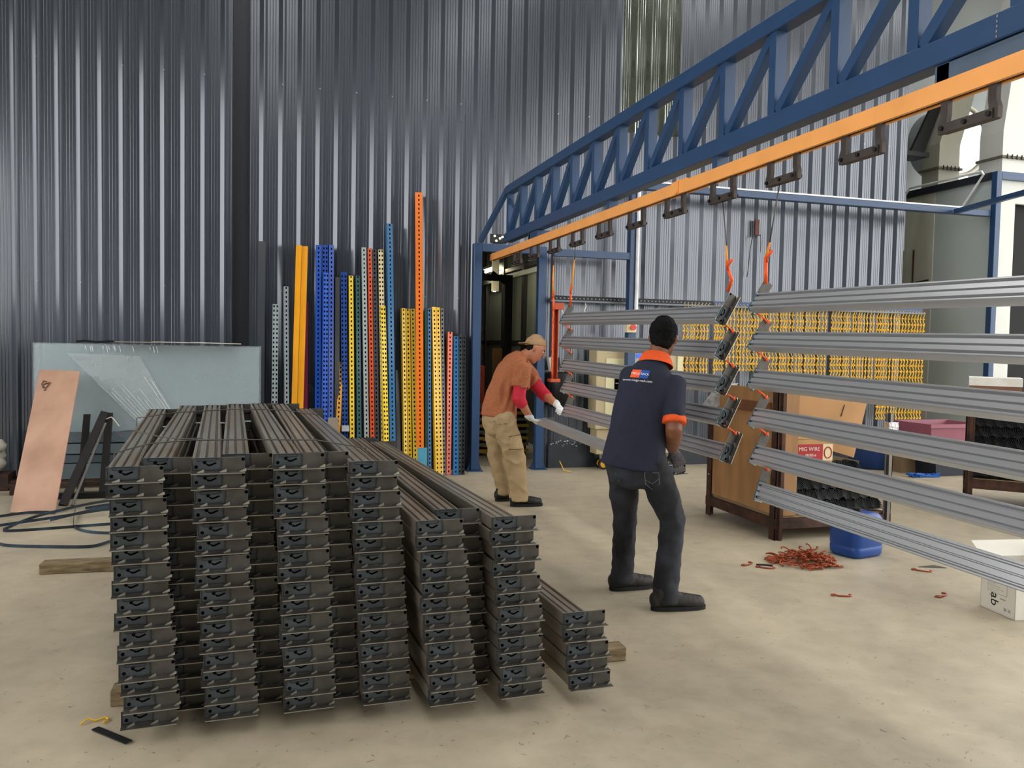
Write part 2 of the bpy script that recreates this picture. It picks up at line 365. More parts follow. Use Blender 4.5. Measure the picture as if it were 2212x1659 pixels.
# second blue frame behind: post with white conduit, long beam to the booth, short arm
fr = thing('blue_side_frame', 'blue post with long beam reaching right to the booth', 'frame', (4.19, 9.15, 0))
G().box((-.05, -.05, 0), (.05, .05, 3.40)).obj('post', m_blue, fr, bevel=.005)
G().box((-.1, -.1, 0), (.1, .1, .012)).obj('base_plate', m_blue, fr)
G().box((.05, -.05, 3.38), (5.30, .05, 3.46)).obj('long_beam', m_blue, fr, bevel=.004)
G().box((-1.0, -.04, 2.54), (-.05, .04, 2.62)).obj('short_arm', m_blue, fr)
m_cond = mat('white_conduit', 'dfe2e4', .4)
G().cyl((.035, -.07, 1.9), (.035, -.07, 3.40), .022, 10).obj('conduit', m_cond, fr)
G().box((.06, -.05, 3.462), (4.9, .0, 3.482)).obj('conduit', m_cond, fr)
G().bar((4.67, -.08, 3.40), (3.95, -3.0, 3.40), .06, .06).obj('brace_arm', m_blue, fr)
sw = thing('stop_switch', 'cream box with red mushroom stop button on the blue post', 'switch', (4.14, 9.03, 1.733))
G().box((-.06, -.03, -.06), (.06, .065, .06)).obj('box', mat('cream_plastic', 'e3d9b4', .5), sw, bevel=.006)
G().cyl((0, -.03, 0), (0, -.055, 0), .02, 14).cyl((0, -.055, 0), (0, -.075, 0), .036, 18).obj('button', mat('red_button', 'c93b2a', .4), sw)

# ------------------------------------------------------------------ booth and ducts on the right
m_booth = mat('booth_sheet', 'c0cac7', .42, .15, .07, .8); m_boothl = mat('booth_pale', 'd0d2c2', .5, .1, .10, 2., stretch=(1, 1, .3), hex2='b8b3a0', f2=.45)
m_duct = mat('duct_sheet', 'b0ad9b', .45, .2, .07, 1.5); m_galv = mat('galvanised', 'a9adad', .28, .9, .12, 3.)
def grown(o): o.scale = (1.125,)*3; return o
booth = grown(thing('spray_booth', 'tall grey-green sheet metal booth beside the ribbed wall', 'booth', (9.56, 9.11, -.187)))
G().box((0, .03, .167), (.03, .95, 3.60)).obj('side_panel', m_booth, booth); G().box((-.01, .95, .167), (.03, 1.5, 3.66)).obj('side_panel', m_boothl, booth)
G().box((.0, 0, .167), (.31, .03, 3.60)).obj('front_panel', mat('booth_white', 'c2c5c0', .45, .1, .05, 1.5), booth)
G().box((1.5, 0, .167), (2.4, .03, 3.6)).box((.31, 0, 3.35), (1.5, .03, 3.6)).obj('front_panel', MATS['booth_white'], booth)
G().box((.31, .10, .167), (1.5, .12, 3.36)).obj('booth_opening_shade', mat('booth_inner_shade', '14171a', .8), booth)  # dark sheet painting the shade inside the booth
G().box((-.05, -.06, .167), (.03, .02, 3.71)).obj('corner_post', m_blue, booth, bevel=.004)
G().box((-.05, .02, 3.62), (.03, 1.5, 3.71)).obj('top_rail', m_walldark, booth); G().box((.03, -.06, 3.62), (2.4, .02, 3.71)).obj('top_rail', m_blue, booth)
G().tube([(-.07, 1.42, 2.9), (-.07, 1.42, 3.66), (-.07, 1.34, 3.74), (-.07, .15, 3.74), (-.07, .12, 3.70), (-.07, .42, 3.36)], .014, 8).obj('conduit', m_cond, booth)
for zz, x0 in ((2.45, 1.0),): G().tube([(-.02, 1.28, 2.9), (-.02, 1.28, zz), (-.02, 1.0, zz+.02)], .012, 6).obj('seam', m_rust, booth)
G().box((0, 0, 3.6), (2.4, 1.5, 3.66)).obj('roof_panel', m_booth, booth)
d1 = grown(thing('exhaust_duct', 'beige square duct rising from the booth top at the left', 'duct', (9.807, 10.403, 3.986)))
G().box((0, 0, 0), (.34, .30, .62)).obj('lower_box', m_duct, d1); G().box((-.03, -.03, .28), (.37, .33, .31)).obj('flange', mat('flange_rust', '6d6656', .6, .3), d1)
gd = G(); gd.prism([(0, .62), (.34, .62), (.60, 1.5), (.26, 1.5)], (0, 0, 0), (1, 0, 0), (0, 0, 1), (0, 1, 0), .30); gd.obj('slanted_box', m_duct, d1)
for k in range(5): G().cyl((.04+k*.065, -.04, .265), (.04+k*.065, -.04, .325), .008, 6).obj('bolt', m_black, d1)
d2 = grown(thing('wide_duct', 'broad sunlit white duct rising from the booth top at the right', 'duct', (10.066, 9.504, 3.986)))
G().box((0, 0, 0), (.62, .36, .62)).obj('lower_box', mat('duct_daylit', 'c9cac4', .45, .1, .04, 1.), d2); G().box((-.03, -.03, .28), (.65, .39, .31)).obj('flange', MATS['flange_rust'], d2)  # duct sheet coloured whiter for the strong daylight on it
G().prism([(0, .62), (.62, .62), (1.25, 1.25), (1.0, 2.4), (.25, 2.4)], (0, 0, 0), (1, 0, 0), (0, 0, 1), (0, 1, 0), .36).obj('slanted_box', MATS['duct_daylit'], d2)
for k in range(8): G().cyl((.04+k*.077, -.04, .265), (.04+k*.077, -.04, .325), .008, 6).obj('bolt', m_black, d2)
fan = grown(thing('fan_housing', 'round galvanised fan housing between the two ducts', 'fan', (11.2, 11.6, 5.1)))
G().cyl((0, -.12, 0), (0, .35, 0), .52, 40).obj('drum', m_galv, fan)
G().tube([(.52*math.cos(a*math.pi/20), -.13, .52*math.sin(a*math.pi/20)) for a in range(40)], .03, 8, True).obj('rim', m_duct, fan, smooth=True)
G().box((-.26, -.06, -4.53), (.26, .3, -.5)).obj('pedestal', m_galv, fan)
bl = grown(thing('roof_bracket', 'dark steel bracket fixed to the wall above the booth', 'bracket', (9.391, 10.46, 4.48)))
G().box((-.2, 0, 0), (.25, .3, .06)).obj('shelf', m_black, bl); G().prism([(0, 0), (.25, .06), (.62, 1.0), (.5, 1.0)], (0, .1, 0), (1, 0, 0), (0, 0, 1), (0, 1, 0), .05).obj('strut', m_black, bl)
tag(G().box((8.3, 12.6, 0), (16, 12.7, 8.5)).obj('wall_behind_booth', mat('dull_end_wall', '7d8486', .5, 0, .1, 1.)), 'dull grey wall behind the booth and ducts', kind='structure')
# ------------------------------------------------------------------ rack beams: one kind, many copies
BL, BW, BH = 2.62, .10, .05
def plate_material():
    m = bpy.data.materials.new('end_plate_steel'); m.use_nodes = True; nt = m.node_tree; b = nt.nodes['Principled BSDF']; N = nt.nodes.new; L = nt.links.new
    tc = N('ShaderNodeTexCoord'); sp = N('ShaderNodeSeparateXYZ'); L(tc.outputs['Object'], sp.inputs[0])
    oi = N('ShaderNodeObjectInfo')
    nz = N('ShaderNodeTexNoise'); nz.inputs['Scale'].default_value = 20; nz.inputs['Detail'].default_value = 3
    va = N('ShaderNodeVectorMath'); va.operation = 'ADD'; L(tc.outputs['Object'], va.inputs[0])
    cm = N('ShaderNodeCombineXYZ'); mlt = N('ShaderNodeMath'); mlt.operation = 'MULTIPLY'; mlt.inputs[1].default_value = 37; L(oi.outputs['Random'], mlt.inputs[0]); L(mlt.outputs[0], cm.inputs[0]); L(mlt.outputs[0], cm.inputs[2])
    L(cm.outputs[0], va.inputs[1]); L(va.outputs[0], nz.inputs[0])
    def mth(op, a, bb=None):
        x = N('ShaderNodeMath'); x.operation = op
        for i, q in enumerate((a, bb)):
            if q is None: continue
            if isinstance(q, (int, float)): x.inputs[i].default_value = q
            else: L(q, x.inputs[i])
        return x.outputs[0]
    dx = mth('SUBTRACT', mth('ABSOLUTE', mth('SUBTRACT', sp.outputs[0], .052)), .052)
    dz = mth('SUBTRACT', mth('ABSOLUTE', mth('SUBTRACT', sp.outputs[2], .026)), .024)
    d = mth('ADD', mth('MAXIMUM', dx, dz), mth('MULTIPLY', mth('SUBTRACT', nz.outputs[0], .5), .016))
    r = N('ShaderNodeValToRGB'); L(mth('ADD', mth('MULTIPLY', d, 20), .5), r.inputs[0]); e = r.color_ramp.elements
    e[0].position = .30; e[0].color = lin('4f565b'); e[1].position = .70; e[1].color = lin('575551')
    for p, c in ((.44, '444b50'), (.50, '202527'), (.56, '4e4c49')): q = e.new(p); q.color = lin(c)
    n2 = N('ShaderNodeTexNoise'); n2.inputs['Scale'].default_value = 14; n2.inputs['Detail'].default_value = 5; L(va.outputs[0], n2.inputs[0])
    r2 = N('ShaderNodeValToRGB'); L(n2.outputs[0], r2.inputs[0]); q = r2.color_ramp.elements; q[0].position = .35; q[0].color = (.74, .70, .65, 1); q[1].position = .65; q[1].color = (1.05, 1.05, 1.05, 1)
    mx = N('ShaderNodeMixRGB'); mx.blend_type = 'MULTIPLY'; mx.inputs[0].default_value = 1; L(r.outputs[0], mx.inputs[1]); L(r2.outputs[0], mx.inputs[2])
    L(mx.outputs[0], b.inputs['Base Color']); b.inputs['Metallic'].default_value = .45; b.inputs['Roughness'].default_value = .5
    return m
m_plate = plate_material()
m_body = mat('crossbeam_body_steel', '8f8c84', .38, .55, .2, 2.2, stretch=(6, .8, 6), r2=.34, hex2='857560', f2=.6)
m_lug = mat('lug_bright', '8f8a7e', .4, .7)
m_seam = mat('weld_dark', '2c3236', .5, .5)
m_weld = mat('weld_bead', 'a9c0c8', .25, .9, .4, 120.)
pr = [(0, 0), (BW, 0), (BW, .046), (.096, .05), (.090, .05), (.0855, .034), (.0805, .034), (.076, .049), (.055, .049), (.0520, .036), (.0480, .036), (.045, .049), (.024, .049), (.0195, .034), (.0145, .034), (.010, .05), (.004, .05), (0, .046)]
m_hbody = mat('clean_beam_steel', 'b2b3b5', .34, .6, .05, 2.2, stretch=(6, .8, 6), r2=.28)
hbody_me = G().prism(pr, (0, .0, 0), (1, 0, 0), (0, 0, 1), (0, 1, 0), BL).mesh('crossbeam_body', m_hbody)
body_me = G().prism(pr, (0, .0, 0), (1, 0, 0), (0, 0, 1), (0, 1, 0), BL).mesh('crossbeam_body', m_body)
PW = .187
m_edge = mat('cut_edge_highlight', '9a968c', .35, .7)  # cut steel, with the edge highlight painted in as a paler strip
plate_me = G().use(m_plate).box((-.004, -.004, -.008), (PW, 0, .0495)).box((-.004, -.040, -.008), (PW, -.004, -.0045)).use(m_edge).box((-.004, -.0408, -.008), (PW, -.040, -.0045)).box((-.004, -.004, .0495), (PW, 0, .0503)).mesh('end_plate')
platef_me = G().box((-.004, 0, -.008), (PW, .004, .050)).box((-.004, .004, -.008), (PW, .040, -.0045)).mesh('end_plate', m_plate)
lug_me = G().add([(-.011, -.020, -.0044), (.010, -.006, -.0044), (.014, -.006, -.0044), (-.007, -.021, -.0044), (-.011, -.020, -.001), (.010, -.006, .006), (.014, -.006, .006), (-.007, -.021, -.001)], [(0, 1, 2, 3), (4, 7, 6, 5), (0, 4, 5, 1), (1, 5, 6, 2), (2, 6, 7, 3), (3, 7, 4, 0)]).mesh('lug', m_lug)
def tick(px, py): return ((px-460)/5390, (1420-py)/5390-.006)
tk = [tick(*p) for p in ((655, 1215), (700, 1165), (740, 1190), (722, 1232), (765, 1250), (790, 1258), (905, 1212), (928, 1238), (812, 1290), (760, 1290), (715, 1246), (690, 1252))]
def slot_mesh(y0, s): return G().prism(tk, (0, y0, 0), (1, 0, 0), (0, 0, 1), (0, s, 0), .0008).mesh('hook_slot', m_hole)
def hole_mesh(y0, s): return G().cyl((0, y0, 0), (0, y0+.0008*s, 0), .0066, 14).mesh('bolt_hole', m_hole)
slot_me, slotf_me, hole_me, holef_me = slot_mesh(-.004, -1), slot_mesh(.0044, 1), hole_mesh(-.004, -1), hole_mesh(.0044, 1)
HP = [(a, 0, b) for a, b in (tick(538, 1300), tick(1432, 1165))]
def punch(p, s_me, h_me):
    inst('hook_slot', s_me, p)
    for h in HP: inst('bolt_hole', h_me, p, h)
st = []
for k in range(20):
    a = 2*math.pi*k/20; st.append((.052+(.03 if math.cos(a) > 0 else -.03)+.0055*math.cos(a), -.0055, .0435+.0055*math.sin(a)))
seam_me = G().tube(st, .0014, 5, True).mesh('seam_loop', m_seam)
gw = G()
for k in range(12): gw.cbox((-.002, .004+.001*(k % 2), .004+k*.004), (.008, .010, .0036))
for k in range(9): gw.cbox((.008+k*.0105, .004+.001*(k % 2), .051), (.009, .010, .005))
weld_me = gw.mesh('weld_bead', m_weld); weldf = G()
for v_ in gw.v: weldf.v.append((v_[0], BL-v_[1], v_[2]))
weldf.f = gw.f; weldf.mi = gw.mi; weldf_me = weldf.mesh('weld_bead', m_weld)
def beam(label, group, M, front=True, far_detail=False, welds=False):
    t = thing('rack_crossbeam', label, 'beam', group=group); t.matrix_world = M
    inst('crossbeam_body', hbody_me if welds else body_me, t)
    p = inst('end_plate', plate_me, t)
    q = inst('end_plate', platef_me, t, (0, BL, 0))
    if front:
        for lx in (.028, .108, .178): inst('lug', lug_me, p, (lx, 0, 0))
        punch(p, slot_me, hole_me); inst('seam_loop', seam_me, p)
    if far_detail: punch(q, slotf_me, holef_me)
    if welds: tag(inst('weld_bead', weld_me, t), kind='stuff'); tag(inst('weld_bead', weldf_me, t), kind='stuff')
    return t
def column(desc, n, xtop, ztop, ylen, xfar, y, lean, group):
    """n beams one above another, lowest on the bearers"""
    dz = (ztop-.05-.078)/(n-1)
    for i in range(n):           # i = 0 is the top one
        z = ztop-.05-i*dz+(.0035 if i % 2 else -.0)
        x = xtop+lean*i/(n-1)+(0 if i == 0 else rnd.uniform(-.006, .006)-(.004 if i % 2 else -.003))
        yy = y+rnd.uniform(-.008, .008)+(.010 if (i % 2) else 0)
        if i == n-1: z = .078
        ya = math.atan2(xfar-xtop, BL)
        M = Matrix.Translation((x, yy, z)) @ Matrix.Rotation(-ya+rnd.uniform(-.003, .003), 4, 'Z')
        lab = 'raw steel beam, %s from top, %s' % (ORD[i], desc) if i else 'raw steel beam, topmost, %s' % desc
        beam(lab, group, M, far_detail=(i == 0))
GST = 'rack beams stacked on the floor'
column('leftmost front column of the stack', 16, -.545, 1.035, 0, -.735, 3.25, .050, GST)
column('set-back column right of the leftmost one', 16, -.444, 1.048, 0, -.546, 3.375, .045, GST)
column('second front column of the stack', 16, -.262, 1.058, 0, -.395, 3.265, .052, GST)
column('set-back column right of the second front one', 16, -.161, 1.058, 0, -.262, 3.37, .045, GST)
column('third front column of the stack', 16, .030, 1.070, 0, -.105, 3.26, .052, GST)
column('set-back column right of the third front one', 16, .131, 1.062, 0, .045, 3.34, .045, GST)
column('fourth front column of the stack', 16, .316, 1.035, 0, .200, 3.25, .062, GST)
column('fifth front column of the stack', 12, .566, .806, 0, .430, 3.18, .065, GST)
column('set-back column behind the fifth front one', 12, .668, .820, 0, .560, 3.32, .050, GST)
column('sixth front column of the stack', 12, .874, .808, 0, .700, 3.18, .052, GST)
column('short column at the far right of the stack', 5, 1.186, .395, 0, 1.05, 3.18, .035, GST)
# bearers and binding wire
m_bear = mat('bearer_timber', '8b7a5c', .85, 0, .3, 9., stretch=(1, 5, 5), bump=.2, hex2='5b4c38', f2=.6)
def bearer(lab, p, q, w=.08, h=.066):
    c = (Vector(p)+Vector(q))/2; L = (Vector(q)-Vector(p)).length
    g = G().box((-L/2, -w/2, 0), (L/2, w/2, h)); o = g.obj('timber_bearer', m_bear, bevel=.004); o.location = (c.x, c.y, .001); o.rotation_euler.z = math.atan2(q[1]-p[1], q[0]-p[0])
    tag(o, lab, 'timber', 'timber bearers under the stack')
bearer('weathered timber bearer under the front of the beam stack', (-.60, 3.66, 0), (1.66, 3.62, 0), .09)
bearer('mouldy timber bearer jutting out left under the far end of the stack', (-1.36, 5.83, 0), (1.3, 5.72, 0), .12)
bearer('middle timber bearer hidden under the beam stack', (-.60, 4.75, 0), (1.5, 4.70, 0), .09)
def wire(name, lab, pts, r, m, cat='wire', group=None, n=6):
    o = G().tube(pts, r, n).obj(name, m, smooth=True); return tag(o, lab, cat, group)
zt = 1.075
wire('binding_wire', 'thin steel wire tied across the stack near its front ends', [(-.57, 3.55, .9), (-.57, 3.55, 1.045), (-.45, 3.60, zt), (-.3, 3.66, zt+.005), (-.06, 3.64, zt+.006), (.2, 3.58, zt+.008), (.41, 3.53, 1.05), (.415, 3.53, .9)], .003, m_wire)
wire('binding_wire', 'loose twisted wire end looping over the two leftmost beams', [(-.60, 3.95, 1.06), (-.63, 4.02, 1.08), (-.57, 4.03, 1.085), (-.5, 3.93, 1.08), (-.42, 3.78, 1.08), (-.33, 3.69, 1.082), (-.25, 3.675, 1.086)], .0025, m_wire)
wire('binding_wire', 'thin steel wire tied across the far end of the stack', [(-.71, 5.15, .9), (-.71, 5.15, 1.04), (-.5, 5.16, 1.07), (-.2, 5.2, 1.085), (.1, 5.2, 1.08), (.305, 5.17, 1.05), (.31, 5.17, .9)], .003, m_wire)

# ---- hanging beams
def hung(lab, group, Xt, Yf, Zt, tilt, slope, yaw):
    Mr = Matrix.Rotation(yaw, 4, 'Z') @ Matrix.Rotation(slope, 4, 'X') @ Matrix.Rotation(-(math.pi/2-R(tilt)), 4, 'Y')
    off = Mr @ Vector((BW, BL, BH)); M = Matrix.Translation(Vector((Xt, Yf, Zt))-off) @ Mr
    b = beam(lab, group, M, True, True, True); return M
def s_link(lab, p, q, group):
    p = Vector(p); q = Vector(q); d = q-p; pts = []
    for k in range(15):
        t = k/14; w = math.sin(t*2*math.pi)*.012
        pts.append(p+d*t+Vector((0, w, 0)))
    pts = [p+Vector((0, .014, -.012)), p+Vector((0, .02, .006))]+pts+[q+Vector((0, -.02, -.006)), q+Vector((0, -.014, .012))]
    tag(G().tube(pts, .0045, 6).obj('link_hook', m_ctie, smooth=True), lab, 'hook', group)
RZ = [1.807, 1.600, 1.395, 1.189, .988, .792]; RY = [3.94, 3.935, 3.93, 3.92, 3.90, 3.866]; RT = [32, 32, 31, 29, 27, 16]
LZ = [1.797, 1.591, 1.386, 1.193, .989]; LY = [6.965, 6.96, 6.945, 6.92, 6.884]; LT = [29, 29, 28, 26, 22]
def rack(side, Z, Y, T, ends):
    prev = {}
    for i in range(len(Z)):
        lab = 'grey steel rack beam hanging horizontally, %s of the %s hanging set' % (('topmost' if i == 0 else ORD[i]+' from top'), side)
        M = hung(lab, 'beams hanging in the %s set' % side, 2.545, Y[i], Z[i], T[i], .0150, .013)
        for e, yl, ey in ends:
            top = M @ Vector((PW-.012, yl, .022)); bot = M @ Vector((.018, yl, .022))
            if e in prev: s_link('orange link hook above the %s beam of the %s set, at its %s end' % (ORD[i], side, e), prev[e], top, 'link hooks between hanging beams')
            prev[e] = bot
    return M
rack('nearer right', RZ, RY, RT, (('far', BL+.003, 1),))
rack('farther left', LZ, LY, LT, (('far', BL+.003, 1), ('near', -.003, 0)))
# the beam still being lifted by the two men, grooved face up
def between(p, q, roll=0.):
    p = Vector(p); q = Vector(q); y = (q-p).normalized(); x = y.cross(Vector((0, 0, 1))).normalized(); z = x.cross(y)
    M = Matrix(((x.x, y.x, z.x, p.x), (x.y, y.y, z.y, p.y), (x.z, y.z, z.z, p.z), (0, 0, 0, 1)))
    return M @ Matrix.Rotation(roll, 4, 'Y')
beam('grey steel rack beam held level between the two workers', 'beam being lifted', between((2.38, 4.72, .70), (2.42, 7.33, .765), R(-4)), True, True, True)

# wires from the trolleys down to the hanging beams
def drop(lab, pts, k1, k2):
    t = thing('hanging_wire', lab, 'wire', pts[0], group='coated hanging wires')
    P = [Vector(p)-Vector(pts[0]) for p in pts]
    G().tube(P[:k1+1], .004, 6).obj('bare_wire', m_wire, t, smooth=True)
    G().tube(P[k1:k2+1], [.005]+[.009]*(k2-k1), 8).obj('yellow_coating', mat('yellow_orange_coat', 'e09a20', .45, 0, .25, 30., hex2='e8641c', f2=.45), t, smooth=True)
    G().tube(P[k2:], .010, 8).obj('orange_coating', m_ctie, t, smooth=True)
    c = P[k2]
    G().tube([c+Vector((0, -.01, -.02)), c+Vector((-.015, -.03, .0)), c+Vector((-.01, -.05, .02)), c+Vector((0, -.06, .035))], .008, 6).obj('bent_end', m_ctie, t, smooth=True)
drop('coated wire holding the far end of the nearer hanging set', [(2.563, 3.79, 2.38), (2.563, 3.835, 2.2), (2.563, 3.865, 2.07), (2.563, 3.895, 1.99), (2.575, 3.91, 1.90), (2.59, 3.93, 1.86)], 2, 3)
drop('coated wire holding the near end of the farther hanging set', [(2.563, 4.36, 2.38), (2.563, 4.32, 2.2), (2.563, 4.30, 2.1), (2.563, 4.285, 1.98), (2.59, 4.275, 1.9), (2.60, 4.33, 1.84)], 2, 3)
drop('coated wire holding the far end of the farther hanging set', [(2.563, 6.77, 2.38), (2.563, 6.79, 2.25), (2.563, 6.82, 2.12), (2.563, 6.87, 1.98), (2.58, 6.90, 1.90), (2.59, 6.95, 1.86)], 1, 3)
drop('coated wire behind the worker in the tan cap, holding an orange bracket', [(2.563, 7.34, 2.38), (2.563, 7.34, 2.25), (2.563, 7.345, 2.12), (2.563, 7.335, 1.97), (2.56, 7.31, 1.90), (2.56, 7.30, 1.82)], 1, 3)
ob = thing('coated_bracket', 'orange coated post bracket hanging behind the tan-capped worker', 'bracket', (2.60, 7.36, 1.16))
m_ob = mat('orange_coated_bracket', 'b94d24', .4, 0, .15, 9.)
G().box((-.022, -.02, .03), (-.017, .03, .70)).box((-.022, .025, .03), (.026, .03, .70)).box((.021, -.02, .03), (.026, .03, .70)).obj('channel', m_ob, ob)
G().box((-.048, -.04, 0), (.048, .05, .03)).obj('foot_plate', m_ob, ob); G().box((-.02, -.04, .68), (.07, .04, .74)).obj('head_plate', m_ob, ob)
ch = thing('hook_chain', 'dangling chain of bright orange hooks beside the orange bracket', 'chain', (2.545, 7.28, 1.82))
z = 0.
for k in range(5):
    G().tube([(0, .0, z), (.0, -.015, z-.03), (.004, .012, z-.08), (.0, -.012, z-.10), (.006, .01, z-.125)], .0055, 6).obj('hook_link', m_ctie, ch, smooth=True); z -= .115
# ------------------------------------------------------------------ coloured rack uprights leaning on the wall
UP = [('plain black steel channel behind the wrapped panels', -.051, 2.570, -.055, .075, '3a3e44', 0), ('light grey perforated upright beside the wrapped panels', .098, 1.894, .084, .065, '9aa5a8', 2),
('dull grey perforated upright left of the amber yellow beams', .208, 2.091, .225, .050, '8b959b', 1), ('amber yellow plain box beam, left one of the pair', .341, 2.545, .279, .062, 'f0a81c', -1),
('amber yellow plain box beam, right one of the pair', .406, 2.538, .340, .062, 'e9a018', -1), ('maroon strip standing behind the amber yellow beams', .425, 1.930, .408, .045, '6e1a3c', 0),
('royal blue perforated upright, leftmost of the tall blue group', .552, 2.561, .543, .063, '1f50b0', 1), ('royal blue perforated upright, middle of the tall blue group', .624, 2.564, .615, .061, '1c449a', 2),
('royal blue perforated upright, rightmost of the tall blue group', .692, 2.568, .682, .056, '1f4ba6', 1), ('shorter royal blue upright standing in front of the tall blue group', .631, 2.251, .612, .055, '2a5dc0', 2),
('black strip painting the shadow between the royal blue and navy uprights', .761, 2.215, .749, .050, '26282b', 0), ('navy blue perforated upright with tape round it', .827, 2.275, .843, .067, '1d458f', 2),  # the black strip paints a dark shadow between the uprights
('short amber perforated strip leaning in front of the navy upright', .803, 1.271, .728, .05, 'e5a23c', 1), ('lemon yellow perforated upright right of the navy one', .909, 2.237, .921, .050, 'ecc83a', 1),
('dark green perforated upright beside the lemon yellow one', .985, 2.241, 1.000, .052, '0e4a4c', 1), ('pale grey tall perforated upright next to the dark green one', 1.048, 2.560, 1.085, .052, 'a9b2b2', 1),
('brick orange tall perforated upright next to the pale grey one', 1.113, 2.553, 1.145, .046, 'd2552c', 1), ('charcoal tall perforated upright next to the brick orange one', 1.165, 2.546, 1.194, .047, '47474c', 1),
('cream tall perforated upright left of the tall steel-blue one', 1.238, 2.544, 1.272, .057, 'e6d5a8', 2), ('bright yellow perforated upright in front of the cream one', 1.262, 1.910, 1.294, .056, 'efcf2e', 2),
('tall steel-blue perforated upright, second tallest of all', 1.335, 2.842, 1.369, .068, '2b6b9c', 1), ('short black strip right of the steel-blue upright', 1.445, 1.183, 1.434, .047, '222528', 0),
('yellow perforated upright, left of the three beside the orange giant', 1.505, 1.891, 1.518, .042, 'e6bf2c', 1), ('yellow perforated upright, middle of the three beside the orange giant', 1.553, 1.887, 1.566, .047, 'e0b524', 1),
('olive yellow perforated upright touching the orange giant', 1.610, 1.889, 1.622, .055, 'c2a63a', 1), ('orange perforated upright, the tallest of all', 1.662, 3.215, 1.677, .084, 'f07c22', 1),
('thin dark green strip right of the tallest orange upright', 1.765, 1.899, 1.752, .032, '1f4a3c', 0), ('thin blue perforated strip right of the tallest orange upright', 1.803, 1.900, 1.790, .037, '2f6db0', 1),
('golden yellow perforated upright, left of the slanting pair', 1.859, 1.918, 1.874, .050, 'ecbe20', 1), ('golden yellow perforated upright, right of the slanting pair', 1.905, 1.914, 1.918, .046, 'e9b91c', 1),
('grey perforated strip right of the golden pair', 1.953, 1.905, 1.955, .037, '6a6a6e', 1), ('short orange perforated upright near the blue doorway post', 2.053, 1.633, 2.008, .058, 'dc5a22', 1),
('short teal blue perforated upright near the blue doorway post', 2.125, 1.585, 2.084, .059, '2a6a9e', 1), ('short black perforated upright near the blue doorway post', 2.180, 1.608, 2.133, .037, '24272a', 1),
('short black perforated upright touching the blue doorway post', 2.222, 1.598, 2.172, .037, '2a2d31', 1)]
def upright_mesh(w, L, cols, m):
    """open channel, web towards the room (-y), real punched slots"""
    g = G(); d = .055; t = .002
    if cols < 0:        # plain rack beam with a rebate
        g.prism([(-w/2, 0), (w/2, 0), (w/2, .045), (-w/2, .045)], (0, 0, 0), (1, 0, 0), (0, 1, 0), (0, 0, 1), L)
        g.box((-w*.12, -.008, 0), (w/2-.003, 0, L)); return g.mesh('upright', m)
    if cols == 0:
        g.box((-w/2, 0, 0), (w/2, t, L)).box((-w/2, t, 0), (-w/2+t, d, L)).box((w/2-t, t, 0), (w/2, d, L)); return g.mesh('upright', m)
    sw_ = .015; p = .05; sh = .023; n = int(L/p)
    cx = [0.] if cols == 1 else [-w*.26, w*.26]
    xs = [-w/2]
    for c in cx: xs += [c-sw_/2, c+sw_/2]
    xs.append(w/2)
    zs = []
    for k in range(n): zs += [k*p, k*p+p-sh]
    zs.append(n*p); zs.append(L)
    nx = len(xs); vs = [(x, 0, z) for z in zs for x in xs]; fs = []
    for j in range(len(zs)-1):
        hole_row = (j % 2 == 1) and j < 2*n
        for i in range(nx-1):
            if hole_row and i % 2 == 1: continue
            fs.append((j*nx+i, j*nx+i+1, (j+1)*nx+i+1, (j+1)*nx+i))
    g.use(m).add(vs, fs)
    # folded sides, inner lips and a black sheet painting the shade behind the slots
    g.box((-w/2, 0, 0), (-w/2+t, d, L)).box((w/2-t, 0, 0), (w/2, d, L))
    g.use(m_hole).box((-w/2+t, .004, .0), (w/2-t, .006, L-.002))
    return g.mesh('upright', None)
for k, (lab, xt, zt_, xb, w, c, cols) in enumerate(UP):
    m = mat('upright_paint_%d' % k, c, .24, 0, .05, 4., spec=.7)
    yb = 9.22+.012*((k*5) % 4); yt = 9.50; tw = rnd.uniform(-.2, .2)
    if 'in front' in lab: yb, yt = 9.15, 9.43
    dv = Vector((xt-xb, yt-yb, zt_)); L = dv.length
    o = inst('rack_upright' if cols > 0 else ('box_crossbeam' if cols < 0 else 'steel_strip'), upright_mesh(w, L, cols, m))
    z = dv.normalized(); x = Vector((1, 0, 0)); x = (x-z*x.dot(z)).normalized(); y = z.cross(x)
    o.matrix_world = Matrix(((x.x, y.x, z.x, xb), (x.y, y.y, z.y, yb-.03), (x.z, y.z, z.z, .004), (0, 0, 0, 1))) @ Matrix.Rotation(tw, 4, 'Z')
    tag(o, lab+' leaning on the wall' if len(lab.split()) < 12 else lab, 'upright', 'rack uprights leaning on the wall')
tp = thing('wrapped_tape', 'clear tape wrapped round the navy upright at knee height', 'tape', (.838, 9.21, .52)); G().box((-.04, -.03, 0), (.04, .06, .06)).obj('tape_band', mat('tape', 'b9c2cc', .15, 0, .1, 40.), tp)
cdp = thing('cardboard_strip', 'dull cardboard piece with brown string standing before the royal blue uprights', 'cardboard', (.70, 9.02, .004), (R(-5), 0, R(4)))
G().box((-.055, -.01, 0), (.055, .01, .68)).obj('card', mat('grey_card', '8c8274', .8, 0, .1, 8.), cdp)
g = G()
for k in range(9):
    a = rnd.uniform(-1, 1); g.tube([(a*.06-.04, -.03, .36), (a*.05-.03, -.05, .42+rnd.random()*.04), (a*.03-.04, -.03, .47+.05*rnd.random())], .006, 5)
tag(g.obj('string_tangle', mat('brown_rope', '7a5d42', .9), cdp), kind='stuff')
o = G().box((-.05, -.01, 0), (.05, .01, .36)).obj('blue_carton', mat('light_blue_card', '4f9ab8', .6, 0, .15, 12.)); o.location = (1.64, 8.9, .0); tag(o, 'light blue carton piece standing below the tallest orange upright', 'carton')

